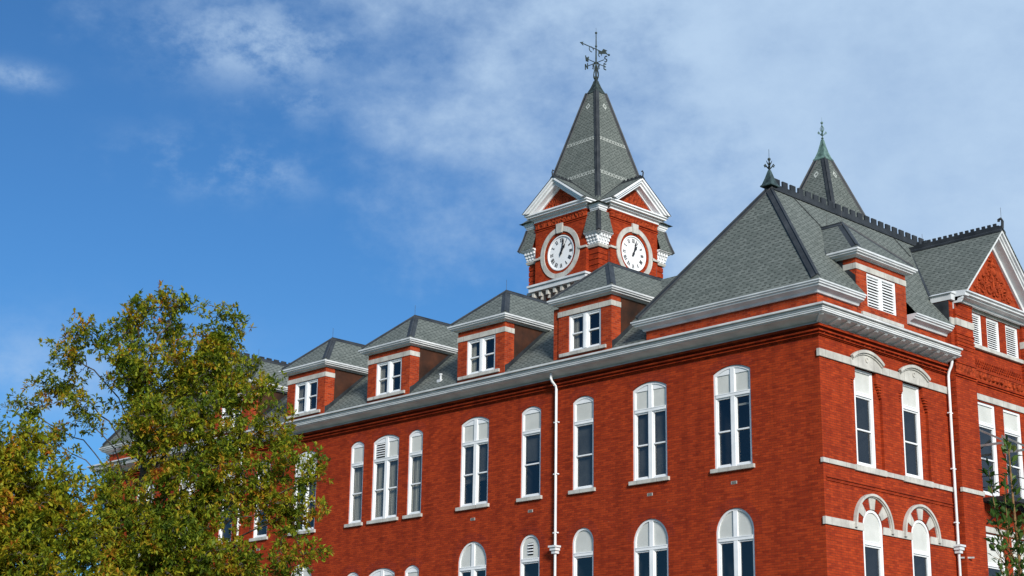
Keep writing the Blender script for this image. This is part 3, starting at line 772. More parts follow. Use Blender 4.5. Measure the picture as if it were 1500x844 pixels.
    for s in (-1, 1): h.hipcap((s * H, de, zr0 - .02), (s * .03, dr - .02, za - .03), .15, .015, 0, .15)
    h.tube([(0, da, za), (0, da, za + .42)], .008, 4)
    h.tube([(0, dr - .3, za), (0, dr - .3, za + .42)], .008, 4)
    build_split(h, 'hip_flashing', FLASH, d)
    cr = MB()                                         # little cricket behind
    cr.face([(H * .45, dr - 1.05, za - .35), (H * .98, dr - .2, za - .62), (H * .2, dr - .02, za - .1)])
    if not louvred: pass
    return d
DX = [-9.45, -14.53, -19.61, -24.69, -29.77]
DL = ['two-light brick dormer beside the nearer pavilion', 'second two-light brick dormer', 'middle two-light brick dormer', 'fourth two-light brick dormer', 'two-light brick dormer half behind the tree']
d0 = make_dormer(1.22, (1.49, 15.55, 16.86), 16.862, 15.30, 17.265, .888, roofz(0), .29, False, DL[0])
d0.location = (DX[0], 0, 0)
for x, l in zip(DX[1:], DL[1:]):
    c = dup(d0, hall, (x, 0, 0)); c['label'] = l
sb = MB(); sb.box(-1.50, -1.225, .05, .5, 15.3, 17.2); sb.build('side_pier', BRICKM, d0)
ds = make_dormer(1.36, (1.60, 15.55, 16.88), 16.882, 15.12, 17.265, 1.215, 15.965 + .35 * 1.215, .30, True, 'brick dormer with white louvres on the short side')
ds.location = (.012, 3.43, 0); ds.rotation_euler.z = PI / 2

# ------------------------------------------------------------------ gabled bay on the short side
gm = MB(S)
gz0, gzr, ghw = 17.13, 19.9, 2.67
fl = -.18
# attic stage with three louvred windows
wall_with_openings(gm, 8.25, 11.49, 15.55, 17.05, fl, [(8.72, .62, 15.66, 16.77, 0), (9.75, .82, 15.66, 16.77, 0), (10.98, .82, 15.66, 16.77, 0)], .2)
for a, b in ((7.22, 8.25), (11.49, 12.52)):
    gm.box(a, b, -.30, .6, 14.9, 16.9)
    for i in range(5): gm.box(a - .015, b + .015, -.325, .3, 15.30 + i * .12, 15.36 + i * .12)
    for i in range(2): gm.box(a - .015, b + .015, -.325, .3, 16.40 + i * .4, 16.44 + i * .4)
gm.box(7.0, 7.215, -.22, .62, 14.9, 16.86); gm.box(12.525, 12.74, -.22, .62, 14.9, 16.86)
gm.box(7.01, 12.73, .25, .6, 14.9, 16.8)
# tympanum
gm.face([(YC - 2.5, fl, 17.0), (YC + 2.5, fl, 17.0), (YC, fl, 19.75)])
gable = gm.build('gable', BRICK, hall)
t = MB(S)
th = 1.56
t.prism([(YC - th, 17.50), (YC + th, 17.50), (YC, 19.22)], fl - .02, fl + .03)
random.seed(3)
def scroll(mb, cx, cz, r, sgn, turns=1.2, a0=0, w=.035, dd=fl - .05):
    pts = []; rad = []
    for i in range(15):
        q = i / 14; a = a0 + sgn * turns * 2 * PI * q; rr = r * (1 - .82 * q)
        pts.append((cx + rr * math.cos(a), dd, cz + rr * math.sin(a))); rad.append(w * (1 - .5 * q))
    mb.tube(pts, rad, 5)
for sgn in (-1, 1):
    for cx, cz, r, a0 in ((.28, 17.78, .24, 0), (.70, 17.74, .19, 1), (1.02, 17.68, .13, 2), (.22, 18.22, .19, 2), (.52, 18.08, .15, .5), (.16, 18.58, .13, 1.2), (.36, 17.98, .12, 2.6), (.82, 17.95, .09, .2), (.12, 18.88, .07, .4)):
        scroll(t, YC + sgn * cx, cz, r, sgn, 1.3, (a0 if sgn > 0 else PI - a0), .05)
        for k in range(4):
            a = random.uniform(0, 6.28); rr = r * random.uniform(.9, 1.3)
            t.ball((YC + sgn * cx + rr * math.cos(a), fl - .03, max(17.56, cz + rr * math.sin(a))), random.uniform(.03, .06), 6)
t.ball((YC, fl - .04, 18.42), .15, 8); t.ball((YC, fl - .05, 18.70), .10, 8); t.ball((YC, fl - .04, 17.78), .12, 8)
t.tube([(YC, fl - .05, 17.6), (YC, fl - .06, 19.0)], [.06, .03], 6)
t.build('terracotta_relief', TERRA2, gable)
g2 = MB(S); g2.box(8.24, 11.5, fl - .04, fl + .1, 16.775, 17.03); g2.box(8.2, 11.54, fl - .10, fl + .15, 15.53, 15.655)
for a in (7.22, 11.49): g2.box(a - .03, a + 1.06, -.335, .3, 16.06, 16.29)
g2.box(6.985, 7.2, -.25, .45, 16.06, 16.29)
g2.build('stone_band', STONE, gable)
for u, w in ((8.72, .61), (9.75, .81), (10.98, .81)):
    k = ('lv', w)
    put_window(k, lambda: louvre_window(w, 1.105, False, hall, (.18, u, 15.662), PI / 2), (.18, u, 15.662), PI / 2)
gc = MB(S)
# horizontal cornice of the pediment
HP = [(0, 16.86), (.10, 16.86), (.13, 16.93), (.30, 16.97), (.32, 17.01), (.40, 17.03), (.40, 17.08), (.47, 17.11), (.47, 17.16), (0, 17.2)]
HPp = [(o, z) for o, z in HP]
gc.sweep([(7.20, -.30), (12.54, -.30)], HPp)
gc.box(6.97, 7.25, -.32, .45, 16.87, 17.08); gc.prism([(6.90, 17.08), (7.25, 17.08), (7.25, 17.17), (7.08, 17.17)], -.36, .47)
gc.box(12.5, 12.78, -.32, .45, 16.87, 17.1)
gc.box(7.19, 7.42, -.71, -.28, 16.99, 17.115)
# raking cornices
sl = (gzr - gz0) / ghw
for s in (-1, 1):
    def rk(o0, o1, d0, d1):
        n = math.hypot(1, sl)
        gc.prism([(YC + s * ghw, gz0 - o0), (YC, gzr - o0), (YC, gzr - o1), (YC + s * (ghw - 0), gz0 - o1)], d0, d1)
    rk(.03, .15, -.70, fl); rk(.15, .24, -.62, fl); rk(.24, .34, -.56, fl); rk(.34, .52, -.26, fl)
gc.build('pediment_cornice', TRIM, gable)
gr = MB(S)
for s in (-1, 1):
    gr.face([(YC + s * ghw, -.74, gz0), (YC, -.74, gzr), (YC, 3.2, gzr), (YC + s * ghw, .75, gz0)])
    gr.face([(YC + s * ghw, -.74, gz0 - .03), (YC, -.74, gzr - .03), (YC, 3.2, gzr - .03), (YC + s * ghw, .75, gz0 - .03)])
    gr.face([(YC + s * ghw, -.74, gz0), (YC, -.74, gzr), (YC, -.74, gzr - .03), (YC + s * ghw, -.74, gz0 - .03)])
gro = gr.build('gable_roof', SHING, hall)
gf = MB(S)
gf.hipcap((YC, -.74, gzr), (YC, 2.95, gzr), .17, .10)
gf.box(YC - .03, YC + .03, -.6, 2.7, gzr + .08, gzr + .13)
for i in range(15):
    d = -.5 + i * .215; gf.box(YC - .028, YC + .028, d, d + .12, gzr + .12, gzr + .22)
gf.tube([(YC, -.72, gzr + .0), (YC, -.74, gzr + .25), (YC, -.68, gzr + .36), (YC, -.60, gzr + .33), (YC, -.60, gzr + .27)], .05, 8)
gf.tube([(YC, -.70, gzr + .3), (YC, -.70, gzr + .75)], .007, 4)
gf.tube([(YC, 2.4, gzr + .1), (YC, 2.4, gzr + .5)], .007, 4)
gf.build('ridge_cresting', FLASH, gro)
vf = MB(S)                                            # dark valley and wall flashing
def mroof(y, off=.03): pass
for s in (-1, 1):
    pts = [(YC + s * ghw, .60, gz0), (YC + s * .1, 2.88, gzr - .1)]
    vf.hipcap(pts[0], pts[1], .17, .05)
vf.prism([(6.99, 15.95), (6.99, 16.84), (6.97, 16.84), (6.97, 15.95)], -.20, .95)
build_split(vf, 'valley_flashing', FLASH, gro)

# ------------------------------------------------------------------ towers
ROM = ['XII', 'I', 'II', 'III', 'IIII', 'V', 'VI', 'VII', 'VIII', 'IX', 'X', 'XI']
def numeral_bars(mb, txt, R, ang, h, d0, d1):
    wd = {'I': .034, 'V': .10, 'X': .105}; tot = sum(wd[c] for c in txt) + .014 * (len(txt) - 1)
    x = -tot / 2
    ca, sa = math.cos(-ang), math.sin(-ang)
    def T(u, z): z += R; return (u * ca - z * sa, u * sa + z * ca)
    def q(x0, x1, z0, z1, w):
        dx = w / 2
        mb.prism([T(x0 - dx, z0), T(x0 + dx, z0), T(x1 + dx, z1), T(x1 - dx, z1)], d0, d1)
    for c in txt:
        w = wd[c]; b, tt = -h / 2, h / 2
        if c == 'I': q(x + w / 2, x + w / 2, b, tt, .034)
        elif c == 'V': q(x + .018, x + w / 2, tt, b, .036); q(x + w - .012, x + w / 2, tt, b, .018)
        else: q(x + .018, x + w - .018, tt, b, .036); q(x + w - .018, x + .018, tt, b, .018)
        x += w + .014
def annulus(mb, r0, r1, d0, d1, n=48):
    mb.band([(r1 * math.cos(2 * PI * k / n), r1 * math.sin(2 * PI * k / n)) for k in range(n)], [(r0 * math.cos(2 * PI * k / n), r0 * math.sin(2 * PI * k / n)) for k in range(n)], d0, d1, True)
TX, TY = -26.6, 19.0
def make_tower():
    tw = MB(fr(0, TX, TY))
    tw.tf = fr(0, TX, TY)
    tw.box(-2.33, 2.33, -2.33, 2.33, 0, 27.0); tw.box(-2.38, 2.38, -2.38, 2.38, 26.99, 28.3)
    for k in range(4):
        c, s = [(1, 0), (0, 1), (-1, 0), (0, -1)][k]
        tf = lambda u, d, z, c=c, s=s: (TX + c * u - s * d, TY + s * u + c * d, z)
        tw.tf = tf
        # projecting bay with a round opening for the clock
        n = 48; ring = [(.93 * math.cos(2 * PI * i / n), 26.45 + .93 * math.sin(2 * PI * i / n)) for i in range(n)]
        sq = []
        for i in range(n):
            a = 2 * PI * i / n; m = max(abs(math.cos(a)) / 1.0, abs(math.sin(a)) / 1.0); sq.append((1.1 * math.cos(a) / m, 26.45 + 1.1 * math.sin(a) / m))
        for i in range(n):
            j = (i + 1) % n
            tw.face([(sq[i][0], -2.55, sq[i][1]), (sq[j][0], -2.55, sq[j][1]), (ring[j][0], -2.55, ring[j][1]), (ring[i][0], -2.55, ring[i][1])])
            tw.face([(ring[i][0], -2.55, ring[i][1]), (ring[j][0], -2.55, ring[j][1]), (ring[j][0], -2.40, ring[j][1]), (ring[i][0], -2.40, ring[i][1])])
        for a, b, z0, z1 in ((-1.72, -1.1, 25.05, 28.4), (1.1, 1.72, 25.05, 28.4), (-1.1, 1.1, 25.05, 25.35), (-1.1, 1.1, 27.55, 28.4)):
            tw.face([(a, -2.55, z0), (b, -2.55, z0), (b, -2.55, z1), (a, -2.55, z1)])
        for q in (-1.72, 1.72): tw.face([(q, -2.55, 25.05), (q, -2.0, 25.05), (q, -2.0, 28.4), (q, -2.55, 28.4)])
        tw.prism([(-1.95, 28.72), (1.95, 28.72), (0, 30.22)], -2.56, -2.2)
        # grooved corner piers
        for sg in (-1, 1):
            for i in range(8):
                z = 24.0 + i * .28; tw.box(sg * 1.74, sg * (2.335 + .03), -2.36, -2.30, z + .05, z + .28)
        # string courses below the frieze
        for z0, z1, o in ((27.85, 27.90, .03), (27.95, 27.99, .05), (28.25, 28.32, .05)):
            tw.box(-1.72 - o, 1.72 + o, -2.55 - o, -2.2, z0, z1)
    tw.tf = IDT
    t = tw.build('clock_tower', BRICK, hall); t['label'] = 'tall brick clock tower with pyramid spire and white pediments'
    tf0 = fr(0, TX, TY)
    fz = MB(tf0)
    for k in range(4):
        c, s = [(1, 0), (0, 1), (-1, 0), (0, -1)][k]
        fz.tf = lambda u, d, z, c=c, s=s: (TX + c * u - s * d, TY + s * u + c * d, z)
        fz.box(-1.70, 1.70, -2.575, -2.5, 27.995, 28.245)
        fz.prism([(-1.35, 28.85), (1.35, 28.85), (0, 29.9)], -2.585, -2.5)
    fz.build('terracotta_frieze', TERRA, t)
    cn = MB(tf0)
    cp_ = [(-.3, 28.33), (.06, 28.33), (.07, 28.42), (.18, 28.46), (.20, 28.52), (.33, 28.55), (.33, 28.61), (.41, 28.65), (.41, 28.72), (-.3, 28.74)]
    for k in range(4):
        c, s = [(1, 0), (0, 1), (-1, 0), (0, -1)][k]
        cn.tf = lambda u, d, z, c=c, s=s: (TX + c * u - s * d, TY + s * u + c * d, z)
        cn.sweep([(-1.72, -2.2), (-1.72, -2.55), (1.72, -2.55), (1.72, -2.2)], cp_)
        cn.sweep([(1.9, -2.42), (2.42, -2.42), (2.42, -1.9)], [(a * .36, q - .25) for a, q in cp_])
        slp = (30.26 - 28.74) / 2.13
        for sg in (-1, 1):
            for o0, o1, da in ((.02, .14, -3.12), (.14, .26, -3.04), (.26, .40, -2.94), (.40, .50, -2.66)):
                P = [(sg * (2.13 - o0 / slp), 28.74), (0, 30.26 - o0), (0, 30.26 - o1), (sg * (2.13 - o1 / slp), 28.74)]
                cn.prism(P, da, -2.5)
    cn.tf = IDT
    cn.build('cornice', WHITE, t)
    # corner skirts of shingle, white corbel tables
    sk = MB(); co = MB(); hf = MB()
    for k in range(4):
        c, s = [(1, 0), (0, 1), (-1, 0), (0, -1)][k]
        tf = lambda u, d, z, c=c, s=s: (TX + c * u - s * d, TY + s * u + c * d, z)
        sk = MB(tf); co = MB(tf); hf.tf = tf
        A0, A1, zt, zb = 2.46, 2.76, 28.14, 27.02
        zm_, am = 27.6, 2.58
        sk.face([(1.72, -A0, zt), (A0, -A0, zt), (am, -am, zm_), (1.72, -am, zm_)]); sk.face([(1.72, -am, zm_), (am, -am, zm_), (A1, -A1, zb), (1.72, -A1, zb)])
        sk.face([(A0, -1.72, zt), (A0, -A0, zt), (am, -am, zm_), (am, -1.72, zm_)]); sk.face([(am, -1.72, zm_), (am, -am, zm_), (A1, -A1, zb), (A1, -1.72, zb)])
        hf.hipcap((A0, -A0, zt), (am, -am, zm_), .12, .04); hf.hipcap((am, -am, zm_), (A1, -A1, zb), .12, .04)
        pth = [(1.70, -2.33), (2.33, -2.33), (2.33, -1.70)]
        co.sweep(pth, [(0, 26.93), (.30, 26.93), (.34, 26.97), (.40, 26.99), (.40, 27.03), (0, 27.05)])
        co.sweep(pth, [(0, 26.45), (.08, 26.45), (.10, 26.60), (.10, 26.93), (0, 26.93)])
        for i in range(4):
            q = 1.80 + i * .195
            for sx in (0, 1):
                for z0, z1, o in ((26.52, 26.64, .14), (26.64, 26.79, .20), (26.79, 26.93, .28)):
                    if sx == 0: co.box(q - .052, q + .052, -2.33 - o, -2.40, z0, z1)
                    else: co.box(2.40, 2.33 + o, -q - .052, -q + .052, z0, z1)
        sk.build('skirt_roof', SHING, t); co.build('corbel_table', WHITE, t)
    hf.tf = IDT
    # stone: belt course, ledge, clock-level band
    lb = MB(tf0); ld = MB()
    for k in range(4):
        c, s = [(1, 0), (0, 1), (-1, 0), (0, -1)][k]
        lb.tf = lambda u, d, z, c=c, s=s: (TX + c * u - s * d, TY + s * u + c * d, z)
        lb.sweep([(1.72, -2.33), (2.33, -2.33), (2.33, -1.72)], [(0, 26.32), (.10, 26.32), (.14, 26.42), (.14, 26.455), (0, 26.46)])
        for a in (-1.72, 1.28): lb.box(a - (.06 if a < 0 else 0), a + .44 + (.06 if a > 0 else 0), -2.63, -2.5, 26.36, 26.46)
        ld = MB(lb.tf); ld.box(-1.92, 1.92, -2.80, -2.2, 24.72, 24.95); ld.box(-1.98, 1.98, -2.88, -2.2, 24.95, 25.05); ld.build('ledge', TRIM, t)
        for i in range(8):
            u = -1.68 + i * .48; lb.box(u - .08, u + .08, -2.72, -2.3, 24.45, 24.715); lb.box(u - .06, u + .06, -2.60, -2.3, 24.28, 24.45)
    lb.tf = tf0
    lb.sweep([(-2.33, -2.33), (2.33, -2.33), (2.33, 2.33), (-2.33, 2.33)], [(0, 24.72), (.07, 24.72), (.10, 24.86), (0, 24.87)], True)
    lb.build('stone_ledge', STONE, t)
    sp = MB()
    fa = lambda z: .335 + .26 * (35.7 - z)
    z0, z1 = 28.72, 35.6
    sp.lathe4(TX, TY, [(2.74, 28.46), (fa(z0) + .08, z0), (fa(z0 + .5), z0 + .5), (fa(z1), z1)])
    for k in range(4):                                # little gable roofs behind the pediments
        c, s = [(1, 0), (0, 1), (-1, 0), (0, -1)][k]
        sp.tf = lambda u, d, z, c=c, s=s: (TX + c * u - s * d, TY + s * u + c * d, z)
        for sg in (-1, 1): sp.face([(sg * 2.14, -3.14, 28.75), (0, -3.14, 30.28), (0, -fa(30.28) + .1, 30.28), (sg * 2.14, -fa(28.75) + .1, 28.75)])
    sp.tf = IDT
    spire = sp.build('spire', SHING, t)
    for k in range(4):
        c, s = [(1, 0), (0, 1), (-1, 0), (0, -1)][k]
        hf.tf = lambda u, d, z, c=c, s=s: (TX + c * u - s * d, TY + s * u + c * d, z)
        hf.hipcap((fa(z0), -fa(z0), z0), (fa(z1), -fa(z1), z1), .14, .05)
        hf.hipcap((0, -3.16, 30.28), (0, -fa(30.28) + .15, 30.28), .13, .05)
        for i in range(5): hf.box(-.025, .025, -3.02 + i * .26, -2.87 + i * .26, 30.31, 30.40)
        hf.tube([(0, -3.14, 30.28), (0, -3.17, 30.49), (0, -3.12, 30.59), (0, -3.06, 30.56)], .035, 6)
        for sg in (-1, 1): hf.hipcap((sg * 2.02, -fa(28.80) - .02, 28.80), (0, -fa(30.28) - .02, 30.28), .14, .04)
    hf.tf = IDT
    hf.build('hip_flashing', FLASH, t)
    bd = MB()                                         # pale patterned courses and diamonds
    for k in range(4):
        c, s = [(1, 0), (0, 1), (-1, 0), (0, -1)][k]
        bd.tf = lambda u, d, z, c=c, s=s: (TX + c * u - s * d, TY + s * u + c * d, z)
        for zc, n in ((32.62, 9), (30.56, 12)):
            w = 2 * (fa(zc) - .17) / n
            for i in range(n):
                u = -fa(zc) + .17 + (i + .5) * w
                def P(du, dz): return (u + du, -fa(zc + dz) - .012, zc + dz)
                for a in (-1, 1):
                    bd.face([P(-w * .48, a * .10), P(-w * .18, a * .10), P(w * .0, a * .02), P(-w * .2, a * .0)]); bd.face([P(w * .48, a * .10), P(w * .18, a * .10), P(0, a * .02), P(w * .2, 0)])
        zc = 34.72
        def Q(du, dz): return (du, -fa(zc + dz) - .012, zc + dz)
        o = [(0, .20), (.16, 0), (0, -.20), (-.16, 0)]
        for i in range(4):
            (a, b2), (e, f2) = o[i], o[(i + 1) % 4]
            bd.face([Q(a, b2), Q(e, f2), Q(e * .45, f2 * .45), Q(a * .45, b2 * .45)])
    bd.tf = IDT; bd.build('pale_slate_pattern', CHEQ, t)
    cp = MB(); cp.lathe4(TX, TY, [(.40, 35.50), (.41, 35.55), (.31, 35.66), (.20, 35.92), (.12, 36.18), (.09, 36.30)])
    cp.build('spire_cap', BRONZE, t)
make_tower()
# clocks
def make_clock():
    f = MB(); annulus(f, 1.07, 1.32, -2.60, -2.50); f.prism([(-.17, 1.0), (.17, 1.0), (.215, 1.48), (-.215, 1.48)], -2.66, -2.5)
    f.prism([(-.28, -1.05), (.28, -1.05), (.33, -1.33), (-.33, -1.33)], -2.605, -2.5)
    for sg in (-1, 1):
        f.prism([(sg * 1.28, -.06), (sg * 1.40, -.06), (sg * 1.40, .04), (sg * 1.28, .04)], -2.64, -2.5)
    c = f.build('clock', STONE, hall, (TX, TY, 26.45), 0)
    d = MB(); n = 48
    d.prism([(.86 * math.cos(2 * PI * k / n), .86 * math.sin(2 * PI * k / n)) for k in range(n)], -2.48, -2.41); annulus(d, .84, .895, -2.53, -2.41)
    d.build('dial', DIAL, c)
    for i, r in enumerate(ROM):
        m = MB(); numeral_bars(m, r, .65, i * PI / 6, .21, -2.487, -2.479); m.build('numeral', BLACK, c)
    def hand(name, ang, L, w, d0):
        h = MB(); ca, sa = math.cos(-ang), math.sin(-ang)
        def T(u, z): return (u * ca - z * sa, u * sa + z * ca)
        h.prism([T(-w * .5, -.16), T(w * .5, -.16), T(w * .5, L * .55), T(w * 1.0, L * .62), T(0, L), T(-w * 1.0, L * .62), T(-w * .5, L * .55)], d0, d0 + .012)
        h.prism([(.07 * math.cos(k * PI / 6), .07 * math.sin(k * PI / 6)) for k in range(12)], d0 - .004, d0 + .012)
        h.build(name, BLACK, c)
    hand('hour_hand', math.radians(32), .52, .075, -2.515); hand('minute_hand', math.radians(17), .76, .055, -2.535)
    return c
ck = make_clock()
for k in (1, 2, 3): dup(ck, hall, (TX, TY, 26.45), k * PI / 2)
# second tower
X2 = -12.8
t2 = MB(); t2.box(X2 - 2.5, X2 + 2.5, TY - 2.5, TY + 2.5, 0, 21.6); tower2 = t2.build('small_tower', BRICK, hall)
tower2['label'] = 'smaller tower whose grey spire shows above the ridge'
c2 = MB(fr(0, X2, TY)); c2.sweep([(-2.5, -2.5), (2.5, -2.5), (2.5, 2.5), (-2.5, 2.5)], [(0, 21.3), (.1, 21.3), (.2, 21.5), (.28, 21.55), (.28, 21.7), (0, 21.72)], True); c2.build('cornice', WHITE, tower2)
fb = lambda z: .26 + .365 * (28.4 - z)
s2 = MB(); s2.lathe4(X2, TY, [(fb(21.7), 21.7), (fb(28.4), 28.4)]); s2.build('spire', SHING, tower2)
h2 = MB(); b2 = MB()
for k in range(4):
    c, s = [(1, 0), (0, 1), (-1, 0), (0, -1)][k]
    h2.tf = b2.tf = lambda u, d, z, c=c, s=s: (X2 + c * u - s * d, TY + s * u + c * d, z)
    h2.hipcap((fb(21.7), -fb(21.7), 21.7), (fb(28.4), -fb(28.4), 28.4), .15, .05)
    zc = 27.55
    def Q2(du, dz): return (du, -fb(zc + dz) - .012, zc + dz)
    o = [(0, .19), (.15, 0), (0, -.19), (-.15, 0)]
    for i in range(4):
        (a, bb), (e, f2) = o[i], o[(i + 1) % 4]
        b2.face([Q2(a, bb), Q2(e, f2), Q2(e * .4, f2 * .4), Q2(a * .4, bb * .4)])
h2.tf = b2.tf = IDT
h2.build('hip_flashing', FLASH, tower2); b2.build('pale_slate_pattern', CHEQ, tower2)
f2 = MB(); f2.lathe4(X2, TY, [(.315, 28.32), (.33, 28.37), (.27, 28.47), (.175, 28.75), (.10, 29.08), (.055, 29.32), (.045, 29.36)]); f2.build('spire_cap', PATINA, tower2)
f3 = MB(); f3.tube([(X2, TY, 29.3), (X2, TY, 30.18)], .022, 8); f3.ball((X2, TY, 30.16), .06); f3.ball((X2, TY, 29.42), .06, 8, .7)
f3.tube([(X2, TY, 30.2), (X2, TY, 30.42)], .006, 4)
for k in range(4):
    a = k * PI / 2 + PI / 4; dx, dy = math.cos(a), math.sin(a)
    f3.tube([(X2 + dx * q, TY + dy * q, z) for q, z in ((.02, 29.55), (.08, 29.60), (.17, 29.74), (.19, 29.68), (.15, 29.62))], .022, 6)
    f3.tube([(X2 + dx * q, TY + dy * q, z) for q, z in ((.02, 29.72), (.07, 29.80), (.08, 29.90), (.02, 30.02))], .018, 6)
f3.build('finial', PATINA, tower2)

# weathervane on the clock tower
wv = tag(empty('weathervane', (TX, TY, 36.30)), 'weathered bronze weathervane with arrow and four compass letters on the clock tower spire', 'weathervane')
ZV = -36.30
q = MB(); q.tube([(0, 0, -.05), (0, 0, 1.3), (0, 0, 2.72)], [.05, .04, .022], 8); q.ball((0, 0, 2.70), .065); q.tube([(0, 0, 2.75), (0, 0, 2.98)], .007, 4)
q.ball((0, 0, .06), .10, 8, .6); q.ball((0, 0, 1.95), .06, 8)
for k in range(4):
    a = k * PI / 2; dx, dy = math.cos(a), math.sin(a)
    q.tube([(dx * r, dy * r, z) for r, z in ((.05, .85), (.10, .62), (.16, .42), (.17, .26), (.12, .15), (.06, .17), (.07, .25))], .028, 6)
    q.tube([(dx * r, dy * r, z) for r, z in ((.05, 1.02), (.13, .98), (.22, .88), (.25, .78), (.20, .72), (.15, .76), (.17, .82))], .022, 6)
q.build('mast', BRONZE, wv)
ar = MB(); za = 1.78
ar.bar((0, -.98, za), (0, .98, za), .035, .035)
ar.tf = lambda u, d, z: (d, u, z)                    # draw in the Y-Z plane
ar.prism([(-1.22, za), (-.96, za + .11), (-1.02, za), (-.96, za - .11)], -.012, .012)
ar.prism([(.16, za + .02), (.42, za + .02), (.55, za + .20), (.86, za + .20), (.74, za + .10), (.86, za + .02), (.30, za - .17), (.20, za - .17)], -.01, .01)
ar.tf = IDT
ar.ball((0, .98, za), .06); ar.tube([(0, -.36 + .16 * math.cos(a), za - .12 + .14 * math.sin(a)) for a in [k * .5 for k in range(11)]], .022, 6)
ar.tube([(0, .30 + .12 * math.cos(a), za - .22 + .12 * math.sin(a)) for a in [k * .5 for k in range(10)]], .022, 6)
ar.build('arrow', BRONZE, wv)
am_ = MB(); zl = 1.02
for dx, dy in ((1, 0), (-1, 0), (0, 1), (0, -1)): am_.bar((dx * .03, dy * .03, zl), (dx * .56, dy * .56, zl), .03, .03)
am_.build('compass_arm', BRONZE, wv)
LET = {'N': [((-.5, -1), (-.5, 1)), ((-.5, 1), (.5, -1)), ((.5, -1), (.5, 1))], 'E': [((-.5, -1), (-.5, 1)), ((-.5, 1), (.5, 1)), ((-.5, 0), (.35, 0)), ((-.5, -1), (.5, -1))],
       'W': [((-.7, 1), (-.35, -1)), ((-.35, -1), (0, .6)), ((0, .6), (.35, -1)), ((.35, -1), (.7, 1))],
       'S': [((.5, .75), (.2, 1)), ((.2, 1), (-.2, 1)), ((-.2, 1), (-.5, .65)), ((-.5, .65), (-.35, .2)), ((-.35, .2), (.35, -.2)), ((.35, -.2), (.5, -.65)), ((.5, -.65), (.2, -1)), ((.2, -1), (-.2, -1)), ((-.2, -1), (-.5, -.75))]}
for ch, dx, dy in (('N', -1, 0), ('S', 1, 0), ('E', 0, 1), ('W', 0, -1)):
    l = MB(); h = .155; w = .16
    for (a, b), (c, d) in LET[ch]:
        if dx: p0 = (dx * .68 + a * w, 0, zl + b * h); p1 = (dx * .68 + c * w, 0, zl + d * h)
        else: p0 = (0, dy * .68 + a * w, zl + b * h); p1 = (0, dy * .68 + c * w, zl + d * h)
        l.bar(p0, p1, .03, .05)
    l.build('compass_letter', BRONZE, wv)

# ------------------------------------------------------------------ downspouts
def downspout(pts, hop, straps, tf, lab):
    m = MB(tf); m.smooth = True; m.tube(pts, .045, 10)
    m.smooth = False
    for z in straps: m.box(pts[-1][0] - .095, pts[-1][0] + .095, pts[-1][1] - .03, pts[-1][1] + .06, z - .018, z + .018)
    o = m.build('downspout', WHITE, hall); o['label'] = lab
    h = MB(tf); u, d = pts[-1][0], pts[-1][1]
    for w, z0, z1 in ((.09, hop - .16, hop - .06), (.13, hop - .06, hop + .04), (.17, hop + .04, hop + .10)): h.box(u - w, u + w, d - w, d + .09, z0, z1)
    h.build('hopper', TRIM, o)
for x, lab in ((-10.62, 'white downspout between the two single windows'), (-28.6, 'white downspout half hidden by the tree')):
    downspout([(x - .03, -.36, 14.93), (x - .03, -.36, 14.68), (x - .025, -.33, 14.58), (x - .005, -.17, 14.44), (x, -.13, 14.34), (x, -.13, 0)], 8.97, [13.2, 11.45, 9.5], IDT, lab)
downspout([(6.83, -.30, 14.93), (6.83, -.30, 14.74), (6.84, -.26, 14.62), (6.84, -.16, 14.44), (6.84, -.13, 14.3), (6.84, -.13, 0)], 8.80, [13.1, 11.3, 9.6], S, 'white downspout beside the gabled bay')

# ------------------------------------------------------------------ iron fire escape and brackets on the bay
fe = tag(empty('fire_escape', (.18, 9.8, 10.5)), 'black iron fire escape landing with thin rails under the gabled bay windows', 'fire escape')
def rel(m, name, mat):
    m.v = [(x - .18, y - 9.8, z - 10.5) for x, y, z in m.v]; return m.build(name, mat, fe)
x0, x1, y0, y1 = .20, 1.12, 8.22, 11.4
m = MB()
for y in (y0, y1): m.bar((x0, y, 10.47), (x1, y, 10.47), .05, .12)
for x in (x0 + .03, x1): m.bar((x, y0, 10.47), (x, y1, 10.47), .05, .12)
for i in range(14):
    x = x0 + .08 + i * .065; m.bar((x, y0, 10.53), (x, y1, 10.53), .035, .02)
for y in (y0 + .3, y1 - .3): m.bar((x0, y, 9.75), (x1 - .05, y, 10.42), .04, .04)
rel(m, 'landing', IRON)
m = MB()
for z in (10.86, 11.22): m.tube([(x0, y0, z), (x1, y0, z), (x1, y1, z), (x0, y1, z)], .016, 6)
for x, y in ((x1, y0), (x1, (y0 + y1) / 2), (x1, y1), (x0 + .03, y0)): m.tube([(x, y, 10.5), (x, y, 11.25)], .018, 6)
rel(m, 'railing', IRON)
m = MB()
for x in (.62, 1.18): m.bar((x, 9.9, 10.5), (x, 12.9, 7.4), .03, .2)
for i in range(12): m.box(.62, 1.18, 10.0 + i * .25, 10.22 + i * .25, 10.28 - i * .258, 10.31 - i * .258)
rel(m, 'stair_flight', IRON)
for y, lab in ((8.33, 'grey triangular steel bracket at the left upper bay window'), (9.84, 'grey triangular steel bracket between the two upper bay windows')):
    e = empty('wall_bracket', (.18, y, 12.5)); tag(e, lab, 'bracket', 'steel brackets over the fire escape')
    m = MB(); m.bar((.01, 0, -.30), (.01, 0, .33), .06, .05); m.build('wall_plate', STEEL, e)
    m = MB(); m.bar((.0, 0, -.26), (.95, 0, -.26), .05, .07); m.build('arm', STEEL, e)
    m = MB(); m.bar((.0, 0, .30), (.93, 0, -.20), .045, .06); m.build('brace', STEEL, e)
ir = MB(S); ir.bar((6.9, -.08, 8.52), (7.2, -.45, 8.52), .03, .05); ir.build('pipe_stub', STEEL, hall)

